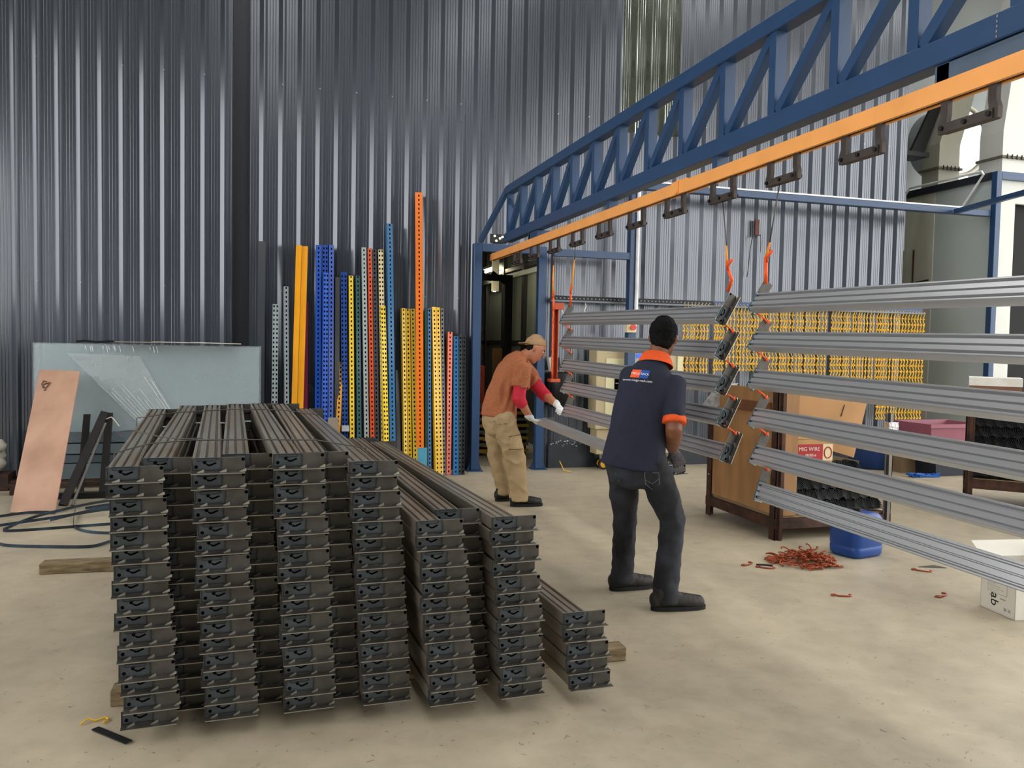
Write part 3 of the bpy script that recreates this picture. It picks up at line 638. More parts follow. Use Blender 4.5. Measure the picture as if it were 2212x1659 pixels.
# ------------------------------------------------------------------ wrapped panels, plywood, steel lengths, strapping on the left
m_panel = mat('wrapped_panel_sheet', '86989c', .38, 0, .06, 1.6, bump=.06, bscale=5, coat=.5)
wp = thing('wrapped_sheet_stack', 'grey-blue sheet panels stacked on edge and wrapped in clear film', 'panels', (-1.15, 9.0, .10))
for k in range(4): G().box((-1.03+.02*k, .06+.05*k, .0), (1.08, .105+.05*k, 1.33-.012*(k % 2))).obj('panel', m_panel, wp, rot=(R(-3), 0, 0))
m_film = mat('clear_film', 'cdd8dc', .12, 0, .05, 30., alpha=.16, bump=.5, bscale=26, stretch=(1, 1, .3), spec=.9)
G().box((-1.04, .045, -.01), (1.10, .05, 1.34)).box((1.095, .045, -.01), (1.10, .28, 1.34)).obj('stretch_film', m_film, wp, rot=(R(-3), 0, 0))
m_film2 = mat('gathered_film', 'd5dfe2', .12, 0, .05, 8., alpha=.34, spec=1.)
G().add([(-.74, .036, 1.24), (-.08, .034, 1.22), (.34, .030, .49), (.12, .028, .33)], [(0, 1, 2, 3)]).obj('film_band', m_film2, wp, rot=(R(-3), 0, 0))
m_crs = mat('film_crease', 'e6edef', .15, 0, .05, 8., alpha=.55, spec=1.)
for k in range(13):
    t = k/12; a_ = Vector((-.70+.60*t, .031, 1.2)); b_ = Vector((.12+.21*t, .026, .335+.15*t)); f_ = .15+.5*rnd.random()
    G().bar(a_.lerp(b_, f_), b_, .003+.004*rnd.random(), .002, (0, 1, 0)).obj('film_crease', m_crs, wp, rot=(R(-3), 0, 0))
gl = G()
for k in range(14):
    x = -.62+rnd.random()*.9*(.8); gl.bar((x, .04, 1.32-.01*rnd.random()), (x+.012, .038, 1.255+.03*rnd.random()), .006, .003, (0, 1, 0))
gl.obj('film_creases', mat('crease', 'e9eef0', .2), wp, rot=(R(-3), 0, 0))
for z0, z1, c_ in ((.36, .46, '5c696e'), (.25, .345, '66747a'), (.16, .235, '4f5b60'), (.0, .15, '5d6a6e')): G().box((-.98, -.01, z0), (1.06, .058, z1)).obj('lower_panel', mat('shaded_sheet_'+c_, c_, .5, 0, .1, 3.), wp)  # more wrapped panels in shadow, the shade put into darker colours
for k, (x0, x1, dz, c) in enumerate(((-.28, .10, 0, '9c8d7b'), (.05, .45, .006, 'b8b2a6'), (.40, .88, .012, 'cfcac0'))):
    o = G().box((x0, .02, 1.335+dz), (x1, .16, 1.343+dz)).obj('loose_sheet', mat('loose_card_%d' % k, c, .8, 0, .12, 9.)); o.location = (-1.15, 8.93, .118); o.rotation_euler.y = R(.4*k)
    tag(o, ['tan', 'pale grey', 'white torn'][k]+' card scrap lying on top of the wrapped panels', 'card', 'card scraps on the wrapped panels')
tag(G().tube([(-1.78, 9.0, 1.45), (-1.7, 8.98, 1.46), (-1.6, 9.02, 1.45), (-1.45, 9.0, 1.46)], .012, 5).obj('black_strap_scrap', m_black), 'short black strap scrap on top of the wrapped panels', 'strap')
pal = thing('pallet', 'dark timber pallet beneath the wrapped panels', 'pallet', (-1.15, 9.05, 0))
for yy in (-.28, 0, .28): G().box((-1.25, yy-.05, .07), (1.1, yy+.05, .095)).obj('deck_board', m_rust, pal)
for xx in (-1.1, 0, 1.0): G().box((xx-.05, -.33, 0), (xx+.05, .33, .07)).obj('bearer', m_rust, pal)
for k, (x0, x1) in enumerate(((-2.1, -1.4), (-1.35, -.55), (-.5, .1))):
    o = G().box((x0, -.03, 0), (x1, .03, .05)).obj('steel_offcut', m_black); o.location = (0, 8.45+.05*k, .002); tag(o, ['left', 'middle', 'right'][k]+' dark steel offcut lying before the wrapped panels', 'steel', 'dark offcuts before the wrapped panels')
# plywood board: foot on the floor, head against the panels
m_board = mat('pink_ply', 'c29a83', .55, 0, .06, 1.6, stretch=(2, 2, .6), hex2='a8826b', f2=.35)
pb = thing('plywood_board', 'pinkish plywood board leaning on the wrapped panels', 'board')
P0, P1, P2, P3 = Vector((-2.06, 7.84, .004)), Vector((-1.70, 7.74, .004)), Vector((-1.72, 8.85, 1.16)), Vector((-2.08, 8.92, 1.17))
n_ = (P1-P0).cross(P3-P0).normalized()*-.012
G().add([P0, P1, P2, P3, P0-n_, P1-n_, P2-n_, P3-n_], [(0, 1, 2, 3), (7, 6, 5, 4), (0, 4, 5, 1), (1, 5, 6, 2), (2, 6, 7, 3), (3, 7, 4, 0)]).obj('sheet', m_board, pb)
def onb(u, v): return P0+(P1-P0)*u+(P3-P0)*v-n_*1.25
gm = G()
for pts in ([(.18, .86), (.13, .885), (.16, .91), (.24, .905)], [(.20, .855), (.17, .88), (.22, .89), (.30, .895)], [(.24, .85), (.30, .88), (.33, .90)], [(.22, .835), (.26, .845)]): gm.tube([onb(*p) for p in pts], .006, 5)
gm.obj('marker_scrawl', mat('marker', '6d5342', .9), pb)
m_len = mat('dark_steel_length', '2a2725', .5, .5, .2, 7.)
def leaner(lab, p, q, w=.05, h=.03, m=None):
    o = G().bar(p, q, w, h, (0, 1, 0)).obj('steel_length', m or m_len); tag(o, lab, 'steel', 'dark steel lengths beside the plywood')
leaner('dark steel length upright against the panels, left one', (-1.70, 8.72, .02), (-1.68, 8.95, .74), .06)
leaner('dark steel length slanting between two upright ones', (-1.72, 8.10, .005), (-1.52, 8.93, .76), .07)
leaner('dark steel length upright against the panels, tape on its head', (-1.475, 8.55, .02), (-1.48, 8.95, .75), .065)
leaner('thin grey steel angle along the slanting length', (-1.64, 8.08, .005), (-1.50, 8.86, .66), .02, .02, m_steel)
tag(G().tube([(-1.50, 8.88, .70), (-1.45, 8.87, .72), (-1.42, 8.86, .69), (-1.38, 8.86, .63)], .006, 5).obj('tape_scrap', m_white), 'white tape scrap stuck on a steel length head', 'tape')
m_strap = mat('blue_black_strap', '20272f', .4, 0, .3, 5., hex2='3c5568', f2=.6)
def strap(lab, pts, w=.022):
    # flat band following pts
    pts = [Vector(p) for p in pts]; sm = []
    for i in range(len(pts)-1):
        p0, p1, p2, p3 = pts[max(i-1, 0)], pts[i], pts[i+1], pts[min(i+2, len(pts)-1)]
        for k in range(6):
            t = k/6; sm.append(.5*((2*p1)+(p2-p0)*t+(2*p0-5*p1+4*p2-p3)*t*t+(3*p1-p0-3*p2+p3)*t**3))
    sm.append(pts[-1]); g = G()
    for a, b in zip(sm, sm[1:]):
        if (b-a).length > 1e-4: g.bar(a, b, .004, w, ext=.002)
    tag(g.obj('strapping_band', m_strap), lab, 'strap', 'loose strapping bands on the floor')
strap('long bluish strapping band lying nearest on the left floor', [(-1.83, 6.66, .012), (-1.72, 6.57, .012), (-1.4, 6.47, .012), (-1.18, 6.44, .012), (-1.06, 6.58, .014), (-.85, 6.66, .013)])
strap('strapping band sharply folded left and running back to the right', [(-.85, 7.25, .012), (-1.3, 7.17, .012), (-1.86, 7.08, .012), (-1.88, 7.16, .03), (-1.75, 7.45, .05), (-1.45, 7.85, .06), (-1.2, 8.1, .05)])
strap('strapping band crossing the folded one', [(-2.4, 7.0, .012), (-2.0, 7.25, .02), (-1.6, 7.42, .04), (-1.25, 7.62, .05), (-.9, 7.7, .03)])
strap('strapping band curving toward the stack with a light blue end', [(-1.55, 7.75, .03), (-1.5, 7.45, .02), (-1.42, 7.1, .012), (-1.25, 6.9, .012), (-1.05, 6.84, .012)])
strap('strapping band squared off beside the beam stack', [(-1.65, 7.35, .03), (-1.3, 7.72, .05), (-1.05, 7.75, .06), (-1.02, 7.4, .05), (-1.05, 7.2, .012)])
strap('short strapping band end under the plywood foot', [(-2.5, 7.45, .012), (-2.2, 7.6, .012), (-1.9, 7.75, .02), (-1.7, 7.72, .02)])
strap('strapping band lying in the shadow before the pallet', [(-1.5, 7.9, .012), (-1.2, 8.0, .03), (-.9, 7.95, .02), (-.7, 8.1, .012)])
gb = thing('plastic_bundle', 'crumpled white plastic bundle at the left picture edge', 'plastic', (-2.50, 9.1, .16))
g = G()
for k in range(7): g.lathe([(0, .0), (.07, .015), (.085, .07), (.05, .12), (0, .13)], (-.04+.05*math.sin(k*2.3), .05*math.cos(k*1.7), .035*k), 9)
g.obj('crumple', mat('cream_plastic_wrap', 'b7b3a3', .4, 0, .1, 12.), gb, smooth=True); G().box((-.2, -.12, -.16), (.12, .15, 0)).obj('base_block', m_rust, gb)
def bent_strip(name, lab, pts, r, m, cat): tag(G().tube(pts, r, 6).obj(name, m, smooth=True), lab, cat)
bent_strip('wire_scrap', 'yellow wire scrap lying left of the stack foot', [(-.68, 3.47, .006), (-.66, 3.50, .012), (-.63, 3.49, .006), (-.60, 3.51, .008), (-.585, 3.49, .006), (-.60, 3.465, .006)], .004, m_ywire, 'wire')
o = G().bar((-.62, 3.42, .006), (-.48, 3.27, .006), .03, .004).obj('metal_scrap', m_black); tag(o, 'black metal scrap under the front left corner of the stack', 'scrap')
# ------------------------------------------------------------------ chain rack on the wall
def font_mesh(txt, size, m, ext=.0006, spacing=1., name='lettering', shear=0.):
    c = bpy.data.curves.new('t', 'FONT'); c.body = txt; c.size = size; c.extrude = ext; c.align_x = 'CENTER'; c.align_y = 'CENTER'; c.space_character = spacing; c.shear = shear; c.resolution_u = 3
    o = bpy.data.objects.new('t', c); COL.objects.link(o); bpy.context.view_layer.update()
    me = bpy.data.meshes.new_from_object(o.evaluated_get(bpy.context.evaluated_depsgraph_get())); bpy.data.objects.remove(o)
    me.name = name; me.materials.clear(); me.materials.append(m); return me
def perf_bar(name, lab, x0, x1, y, z, m, m2):
    t = thing(name, lab, 'bar', (x0, y, z))
    g = G().box((0, 0, 0), (x1-x0, .004, .055)); g.obj('web', m, t)
    gg = G(); n = int((x1-x0)/.05)
    for k in range(n): gg.box((.02+k*.05, -.0015, .02), (.035+k*.05, .001, .032))
    tag(gg.obj('slots', mat('slot_glint', '8f99a6', .6), t), kind='stuff')
    G().box((0, -.05, -.02), (x1-x0, .004, 0)).obj('lower_flange', m2, t)
    for k in range(3): G().box((.1+k*(x1-x0-.2)/2, .004, .0), (.14+k*(x1-x0-.2)/2, .18, .04)).obj('wall_bracket', m, t)
m_bblue = mat('bar_blue', '24416f', .4); m_barg = mat('bar_grey', '6a7076', .45, .3)
perf_bar('wall_bar', 'black perforated bar fixed along the wall behind the hanging beams', 3.24, 5.42, 9.36, 2.045, m_black, m_barg)
perf_bar('wall_bar', 'blue perforated bar from which the yellow chains hang', 5.43, 8.66, 9.36, 2.045, m_bblue, m_barg)
def chain_mesh(n):
    g = G(); z = 0; pts = []
    g.tube([(0, 0, .02), (.0, -.012, .012), (.004, -.006, -.02), (-.012, 0, -.075), (-.004, 0, -.09)], .0075, 5); z = -.085
    for k in range(n):
        s = 1 if k % 2 else -1
        g.tube([(-.011*s, 0, z-.004), (-.013*s, .002, z+.010), (0, .004, z+.013), (.012*s, .002, z-.006), (.002*s, 0, z-.040), (-.012*s, -.002, z-.066), (.002*s, -.004, z-.086), (.013*s, -.002, z-.076), (.012*s, 0, z-.062)], .0072, 5)
        z -= .080
    return g.mesh('hook_links', m_ywire)
CM = {n: chain_mesh(n) for n in (9, 10, 12, 14, 17)}
xs = []; x = 5.0
while x < 8.66:
    if not (5.34 < x < 5.42 or 7.12 < x < 7.17): xs.append(x)
    x += .047+rnd.uniform(-.008, .010)
for i, x in enumerate(xs):
    n = 12 if x < 5.45 else (9 if x < 6.2 else (10 if x < 7.9 else 17))
    if 7.2 < x < 7.9: n = 14
    o = inst('hook_chain', CM[n], None, (x, 9.335+rnd.uniform(-.006, .006), 2.035), (0, 0, rnd.uniform(-.5, .5)))
    lb, gp = {12: ('yellow hook chain under the black bar, left of the gap between the hanging sets', 'left chains'), 9: ('short yellow hook chain at the left of the blue wall bar', 'short left chains'), 10: ('middle length yellow hook chain on the blue wall bar', 'middle chains'), 14: ('long yellow hook chain right of the middle ones on the blue bar', 'longer chains'), 17: ('longest yellow hook chain at the right end of the blue bar', 'longest chains')}[n]
    tag(o, lb, 'chain', 'yellow hook chains, '+gp)
for x, z, lab in ((3.67, 2.03, 'white wire hook hanging from the black wall bar, right one'), (3.38, 1.93, 'white wire hook hanging low beside the orange bracket')):
    tag(G().tube([(x, 9.33, z), (x+.01, 9.32, z-.05), (x-.008, 9.32, z-.10), (x, 9.31, z-.13), (x+.02, 9.31, z-.12)], .006, 6).obj('wall_hook', m_white, smooth=True), lab, 'hook')
wb = thing('wall_bracket', 'rust-red bracket on the bright wall with a black cord hanging', 'bracket', (6.12, 9.54, 2.99))
G().box((-.03, -.02, 0), (.03, .01, .20)).obj('plate', mat('red_oxide', '5c2e26', .6, 0, .2, 9.), wb)
G().tube([(-.06, -.02, -.012), (.05, -.02, 0)], .006, 6).obj('pin', m_black, wb); G().tube([(-.06, -.02, -.01), (-.1, -.02, -.2), (-.11, -.02, -.4), (-.13, -.02, -.55)], .005, 5).tube([(.05, -.02, 0), (.06, -.02, -.1), (.055, -.02, -.22)], .004, 5).obj('cord', m_black, wb)
jb = thing('junction_box', 'pale grey junction box tilted beside the third hanging beam', 'box', (3.30, 9.45, 1.28), (0, R(-12), 0))
G().box((-.045, -.06, -.085), (.045, .02, .085)).obj('housing', mat('grey_plastic', 'aeb2a8', .5), jb, bevel=.006); G().box((.046, -.04, -.09), (.10, .04, .06)).obj('side_socket', m_black, jb)
bin_ = thing('rubbish_bin', 'black bin bag holder hanging under the grey junction box', 'bin', (3.42, 9.42, .75)); G().lathe([(.0, 0), (.13, .01), (.15, .42), (.14, .43), (.12, .02)], (0, 0, 0), 16).obj('shell', m_black, bin_, smooth=True)

# ------------------------------------------------------------------ control cabinet on castors
m_cream = mat('cabinet_beige', 'b9aa86', .5, 0, .05, 3.); m_creaml = mat('cabinet_cream', 'd9d3a8', .5, 0, .04, 3.)
cab = thing('control_cabinet', 'beige control cabinet on castors behind the hanging beams', 'cabinet', (4.38, 9.40, 0))
G().box((-.57, -.14, .50), (.57, .12, 1.48)).obj('upper_body', m_cream, cab, bevel=.008); G().box((-.53, -.10, .19), (.53, .12, .50)).obj('lower_body', m_cream, cab, bevel=.006)
G().box((-.45, -.155, .62), (-.12, -.14, 1.36)).obj('vent_frame', m_creaml, cab); G().box((-.34, -.16, .74), (-.14, -.155, 1.26)).obj('vent_opening', m_hole, cab)
for k in range(6): G().box((-.33, -.168, .80+k*.085), (-.15, -.158, .812+k*.085)).obj('vent_bar', m_steel_l, cab)
G().box((-.12, -.155, 1.22), (.22, -.14, 1.45)).obj('control_panel', mat('panel_grey', '9fb2b8', .4), cab); G().box((-.06, -.16, 1.37), (.08, -.154, 1.42)).obj('display', mat('lcd_blue', '1c58d8', .3, emit='2a6cff', estr=.6), cab)
for k in range(5): G().box((-.07+k*.035, -.16, 1.30), (-.05+k*.035, -.154, 1.312)).obj('button', m_black, cab)
G().box((.50, -.16, .55), (.57, -.14, 1.44)).obj('corner_strip', m_creaml, cab)
for k, (x, y) in enumerate(((-.42, -.02), (.42, -.02), (-.42, .1), (.42, .1))):
    f = G().prism([(-.05, .19), (.05, .19), (.02, .06), (-.02, .06)], (x, y-.02, 0), (1, 0, 0), (0, 0, 1), (0, 1, 0), .04).obj('castor_fork', m_steel, cab)
    G().cyl((x, y-.05, .065), (x, y-.02, .065), .064, 20).obj('castor_tyre', m_black, cab); G().cyl((x, y-.055, .065), (x, y-.045, .065), .042, 16).obj('castor_hub', mat('yellow_hub', 'd9a21e', .4), cab)

# ------------------------------------------------------------------ first stillage with black brackets, plywood and cartons
st1 = thing('stillage', 'rusty steel post stillage with plywood sides standing mid floor', 'stillage', (3.84, 5.60, 0))
PX, PY = 1.10, 1.06
def post(t, x, y, h, sx, sy, m=m_rust):
    g = G().box((0, 0, 0), (.075*sx, .006*sy, h)).box((0, 0, 0), (.006*sx, .075*sy, h)).box((.030*sx, -.022*sy, 0), (.055*sx, 0, h)); o = g.obj('post', m, t); o.location = (x, y, 0)
    gg = G()
    for k in range(int(h/.25)): gg.cyl((-.0005*sx, .04*sy, .12+k*.25), (-.004*sx, .04*sy, .12+k*.25), .008, 8)
    gg.obj('bolt_holes', mat('hole_light', 'c9c4ba', .7), o)
post(st1, 0, 0, 1.18, 1, 1); post(st1, 0, PY, 1.10, 1, -1); post(st1, PX, 0, 1.00, -1, 1, m_steel); post(st1, PX, PY, 1.05, -1, -1)
for a, b in (((0, .02, .13), (PX, .02, .13)), ((0, PY-.02, .13), (PX, PY-.02, .13)), ((.02, 0, .13), (.02, PY, .13)), ((PX-.02, 0, .13), (PX-.02, PY, .13))): G().bar(a, b, .05, .08).obj('bottom_rail', m_rust, st1)
G().box((.03, .03, .165), (PX-.03, PY-.03, .185)).obj('deck', m_wood, st1)
o = G().box((.01, .07, .20), (.022, .98, 1.19)).obj('side_board', m_ply, st1)
G().box((-.006, .10, .99), (.01, .70, 1.08)).obj('label_rail', mat('red_brown', '6b4326', .6), st1)
G().box((.06, .012, .19), (.20, .024, 1.22)).obj('front_board', m_ply, st1)
G().box((.03, PY-.05, .2), (PX-.03, PY-.04, .55)).obj('back_board', m_rust, st1)
m_fan = mat('black_bracket', '2b2f31', .32, .3, .2, 20.)
def fan_mesh():
    g = G()
    for k in range(11):
        a = R(15+k*9.5); c, s = math.cos(a), math.sin(a); rr = .10
        M = Matrix.Translation((-.035, 0, -.035)) @ Matrix.Rotation(-a, 4, 'Y')
        g.box((.018, -.045, -.0014), (rr, .045, .0014), M); g.box((rr-.003, -.045, -.0055), (rr, .045, .0014), M)
    return g.mesh('bracket_bundle', m_fan)
FM = fan_mesh()
for row in range(4):
    for k in range(10):
        x = .255+k*.082+(.04 if row % 2 else 0); z = .235+row*.092
        if x > PX-.07: continue
        if row == 3 and k < 5: continue
        o = inst('bracket_bundle', FM, None, (3.84+x, 5.60+.085+.22*(row == 3), z), (rnd.uniform(-.05, .05), R(rnd.uniform(-14, 14)), rnd.uniform(-.08, .08)))
        tag(o, 'fanned bundle of black nested brackets, %s along in the %s row of the stillage' % (['first', 'second', 'third', 'fourth', 'fifth', 'sixth', 'seventh', 'eighth', 'ninth', 'tenth'][k], ['lowest', 'second', 'third', 'top'][row]), 'bracket', 'black bracket bundles in the stillage')
tag(G().box((4.08, 5.95, .20), (4.90, 6.55, .56)).obj('bracket_heap', m_fan), 'dark heap of packed brackets at the back of the stillage', 'brackets')
cs = thing('cardboard_sheet', 'large brown cardboard sheet slanting in the stillage', 'cardboard', (4.55, 6.02, .84), (R(-14), 0, 0))
G().prism([(-.42, .30), (.52, .24), (.30, -.26), (-.05, -.16), (-.42, -.1)], (0, 0, 0), (1, 0, 0), (0, 0, 1), (0, 1, 0), .008).obj('sheet', m_card, cs)
G().bar((.27, -.004, .20), (.22, -.004, .10), .01, .004).obj('torn_slit', mat('slit', '4a3420', .9), cs)
mg = thing('wire_carton', 'torn brown carton with red MIG WIRE print in the stillage', 'carton', (4.29, 5.83, .575))
G().box((-.19, -.10, 0), (.17, .12, .27)).obj('carton_body', mat('carton_tan', 'b8905f', .8, 0, .12, 9., bump=.3, bscale=14), mg, bevel=.01)
G().box((-.185, -.103, .03), (.07, -.10, .165)).obj('red_print', mat('print_red', 'a8222a', .6), mg); G().box((.07, -.103, .03), (.165, -.10, .165)).obj('cream_print', mat('print_cream', 'd8c9a0', .6), mg)
G().tube([(.118+.035*math.cos(a*.35), -.104, .095+.045*math.sin(a*.35)) for a in range(18)], .005, 5, True).obj('wheel_print', mat('print_red'  , 'a8222a'), mg)
o = inst('lettering', font_mesh('MIG WIRE', .045, mat('print_white', 'e8dcc8', .6)), mg, (-.06, -.1045, .125), (R(90), 0, 0)); o = inst('lettering', font_mesh('ER70S-6', .030, MATS['print_white']), mg, (-.045, -.1045, .075), (R(90), 0, 0))
G().box((-.19, -.11, .20), (.19, .13, .275)).obj('torn_flap', mat('flap_tan', 'c09a68', .85, 0, .1, 9., bump=.4, bscale=10), mg, bevel=.012)
tape = thing('shiny_tape', 'crumpled silver tape round the right stillage post', 'tape', (4.915, 5.585, .88)); G().box((-.06, -.03, -.05), (.03, .03, .05)).obj('tape_band', mat('silver_tape', 'c9ccd0', .12, .8, .3, 60., bump=.8, bscale=50), tape)
fb = thing('film_bag', 'crumpled clear film bag on the left back stillage post', 'plastic', (3.86, 6.60, 1.02))
g = G()
for k in range(6): g.prism([(0, .14), (.10+.02*k, .10), (.08, -.05), (-.12-.02*k, -.06)], (-.03, -.05-.012*k, .0+.004*k), (1, 0, .1*k-.2), (0, 0, 1), (0, 1, 0), .002)
g.obj('film', mat('bag_film', 'c9cdd0', .1, 0, .3, 30., alpha=.55, bump=.9, bscale=40, spec=1.), fb); G().box((.02, -.09, -.02), (.10, -.04, .08)).obj('carton_inside', mat('carton_pale', 'c8a987', .8), fb)

# blue jerrycan
dr = thing('blue_drum', 'squat blue plastic can on the floor under the hanging beams', 'drum', (4.20, 5.10, 0))
def squircle(w, d, r, n=5):
    p = []
    for cx_, cy_, a0 in ((w/2-r, d/2-r, 0), (-w/2+r, d/2-r, 90), (-w/2+r, -d/2+r, 180), (w/2-r, -d/2+r, 270)):
        for k in range(n): a = R(a0+90*k/(n-1)); p.append((cx_+r*math.cos(a), cy_+r*math.sin(a)))
    return p
lv = [(.86, 0), (.98, .02), (1., .07), (.985, .075), (.985, .085), (1., .09), (1., .22), (.96, .28), (.8, .31), (.3, .32)]; vs = []; fs = []; n = 20
for s_, z in lv:
    for a, b in squircle(.34, .27, .07): vs.append((a*s_, b*s_, z))
for i in range(len(lv)-1):
    for k in range(n): fs.append((i*n+k, i*n+(k+1) % n, (i+1)*n+(k+1) % n, (i+1)*n+k))
fs += [tuple(range(n))[::-1], tuple((len(lv)-1)*n+k for k in range(n))]
G().add(vs, fs).obj('can_body', mat('blue_plastic', '184389', .35, 0, .06, 4.), dr, smooth=True, rot=(0, 0, R(14))); G().cyl((0, 0, .318), (0, 0, .345), .03, 14).obj('cap', m_black, dr)

# pile of copper coloured hooks
def hook_mesh():
    return [G().tube([(-.02, .0, .004), (-.035, .012, .004), (-.03, .028, .004), (-.012, .03, .004), (0, .0, .004), (.03+.03*j, -.006, .004), (.05+.03*j, .0, .004), (.06+.03*j, .016, .004), (.05+.03*j, .028, .004)], .0052, 6).mesh('floor_hook', m_hook, smooth=True) for j in range(2)]
HM = hook_mesh()
for k in range(110):
    r_ = .21*math.sqrt(rnd.random()); a = rnd.random()*6.283; h = max(0, .085*(1-(r_/.21)**1.3))*rnd.uniform(.3, 1)
    o = inst('floor_hook', HM[k % 2], None, (3.66+r_*math.cos(a)*1.15, 4.97+r_*math.sin(a)*.9, .006+h), (rnd.uniform(-.5, .5)*(h > .02), rnd.uniform(-.6, .6)*(h > .02), rnd.random()*6.28))
    tag(o, 'rust-orange wire hook in the pile beside the blue can', 'hook', 'wire hooks heaped on the floor')
for x, y, a, lab in ((3.21, 4.98, .6, 'orange wire hook lying left of the hook pile, upper one'), (3.27, 4.90, -.5, 'orange wire hook lying left of the hook pile, lower one'), (3.36, 4.22, -.25, 'orange wire hook alone on the floor nearest the camera'), (4.30, 4.60, -.7, 'bent orange hook alone near the grey metal triangle'), (3.99, 4.06, .5, 'pale wire hook with orange tip left of the white box')):
    o = inst('floor_hook', HM[1], None, (x, y, .002), (0, 0, a)); tag(o, lab, 'hook')
o = inst('floor_hook', G().tube([(-.05, 0, .005), (0, .01, .005), (.06, .0, .005)], .006, 6).mesh('floor_hook', m_black), None, (3.32, 4.95, .001), (0, 0, -.5)); tag(o, 'short black rod among the hooks left of the pile', 'rod')
o = G().prism([(-.09, .02), (.06, .03), (.09, -.05)], (0, 0, 0), (1, 0, 0), (0, 1, 0), (0, 0, 1), .004).obj('metal_triangle', m_steel); o.location = (4.47, 4.66, .001); tag(o, 'flat grey metal triangle lying on the floor', 'scrap')

# white carton at the right edge
bx = thing('white_carton', 'white open carton with black lettering at the right edge', 'carton', (4.05, 3.60, 0), (0, 0, R(-8)))
Wd, Dp, Hh, t_ = .36, .275, .30, .004
G().box((0, 0, 0), (t_, Dp, Hh)).box((0, 0, 0), (Wd, t_, Hh)).box((Wd-t_, 0, 0), (Wd, Dp, Hh)).box((0, Dp-t_, 0), (Wd, Dp, Hh)).box((0, 0, 0), (Wd, Dp, t_)).obj('carton_body', m_white, bx)
G().add([(0, Dp, Hh), (Wd, Dp, Hh), (Wd+.0, Dp+.10, Hh+.07), (.0, Dp+.10, Hh+.07), (0, Dp+.004, Hh), (Wd, Dp+.004, Hh), (Wd, Dp+.104, Hh+.07), (.0, Dp+.104, Hh+.07)], [(0, 1, 2, 3), (7, 6, 5, 4), (0, 4, 5, 1), (1, 5, 6, 2), (2, 6, 7, 3), (3, 7, 4, 0)]).obj('back_flap', m_white, bx)
G().add([(Wd, 0, Hh), (Wd, Dp, Hh), (Wd+.08, Dp, Hh+.08), (Wd+.08, 0, Hh+.08), (Wd+.004, 0, Hh), (Wd+.004, Dp, Hh), (Wd+.084, Dp, Hh+.08), (Wd+.084, 0, Hh+.08)], [(0, 1, 2, 3), (7, 6, 5, 4), (0, 4, 5, 1), (1, 5, 6, 2), (2, 6, 7, 3), (3, 7, 4, 0)]).obj('side_flap', m_white, bx)
m_ink = mat('black_ink', '15171a', .7); m_gink = mat('grey_ink', '8d928f', .8)
RX = (R(90), 0, R(-90))     # print on the face turned to -x
inst('lettering', font_mesh('ab', .085, m_ink), bx, (-.001, .160, .075), (R(90), R(90), R(-90)))
G().bar((-.0008, .215, .245), (-.0008, .065, .245), .0008, .002).bar((-.0008, .215, .115), (-.0008, .065, .115), .0008, .002).bar((-.0008, .215, .115), (-.0008, .215, .245), .0008, .002, (0, 1, 0)).bar((-.0008, .065, .115), (-.0008, .065, .245), .0008, .002, (0, 1, 0)).obj('print_frame', m_gink, bx)
gl = G()
for k in range(9): gl.bar((-.0008, .205, .235-k*.0135), (-.0008, .205-.05-.08*((k*7) % 5)/5, .235-k*.0135), .0008, .0035)
gl.obj('print_lines', mat('faint_ink', 'b4b6b0', .8), bx)
gi = G()
for y in (.085, .05): gi.bar((-.0008, y, .03), (-.0008, y-.018, .048), .0008, .004).bar((-.0008, y-.018, .03), (-.0008, y, .048), .0008, .004)
gi.bar((-.0008, .072, .037), (-.0008, .060, .037), .0008, .005).obj('print_symbols', m_gink, bx)
G().bar((-.0008, .20, .095), (-.0008, .175, .095), .0008, .006).bar((-.0008, .115, .092), (-.0008, .075, .092), .0008, .006).obj('print_line', m_gink, bx)

# ------------------------------------------------------------------ far right: second stillage, bins, tubs
st2 = thing('stillage', 'dark steel stillage full of black brackets at the right edge', 'stillage', (6.47, 6.38, 0), (0, 0, R(-45)))
M2 = Matrix.Translation((6.47, 6.38, 0)) @ Matrix.Rotation(R(-45), 4, 'Z')
for x, y, sx, sy in ((0, 0, 1, 1), (0, 1.0, 1, -1), (1.3, 0, -1, 1), (1.3, 1.0, -1, -1)): post(st2, x, y, .98, sx, sy)
for a, b in (((0, .02, .25), (1.3, .02, .25)), ((0, .98, .25), (1.3, .98, .25)), ((.02, 0, .25), (.02, 1, .25)), ((1.28, 0, .25), (1.28, 1, .25))): G().bar(a, b, .05, .09).obj('bottom_rail', m_rust, st2)
G().box((.03, .03, .285), (1.27, .97, .30)).obj('deck', m_wood, st2); G().box((.03, .14, .30), (1.27, .97, .90)).obj('packed_core', m_black, st2)
for row in range(6):
    for k in range(14):
        o = inst('bracket_bundle', FM); o.matrix_world = M2 @ Matrix.Translation((.10+k*.085+(.03 if row % 2 else 0), .085, .352+row*.096)) @ Matrix.Rotation(R(rnd.uniform(-12, 12)), 4, 'Y')
        tag(o, 'black bracket bundle, %s across in the %s row of the right-hand stillage' % (['first', 'second', 'third', 'fourth', 'fifth', 'sixth', 'seventh', 'eighth', 'ninth', 'tenth', 'eleventh', 'twelfth', 'thirteenth', 'fourteenth'][k], ['lowest', 'second', 'third', 'fourth', 'fifth', 'top'][row]), 'bracket', 'black brackets in the right-hand stillage')
cb = thing('carton', 'brown carton with a white lid on the right-hand stillage', 'carton', (6.90, 6.48, .985), (0, 0, R(-45))); G().box((-.22, -.2, 0), (.22, .2, .22)).obj('carton_body', mat('carton_brown', '7d5a45', .8, 0, .1, 8.), cb); G().box((-.225, -.205, .205), (.225, .205, .285)).obj('lid', mat('white_lid', 'e2e0d8', .7), cb)
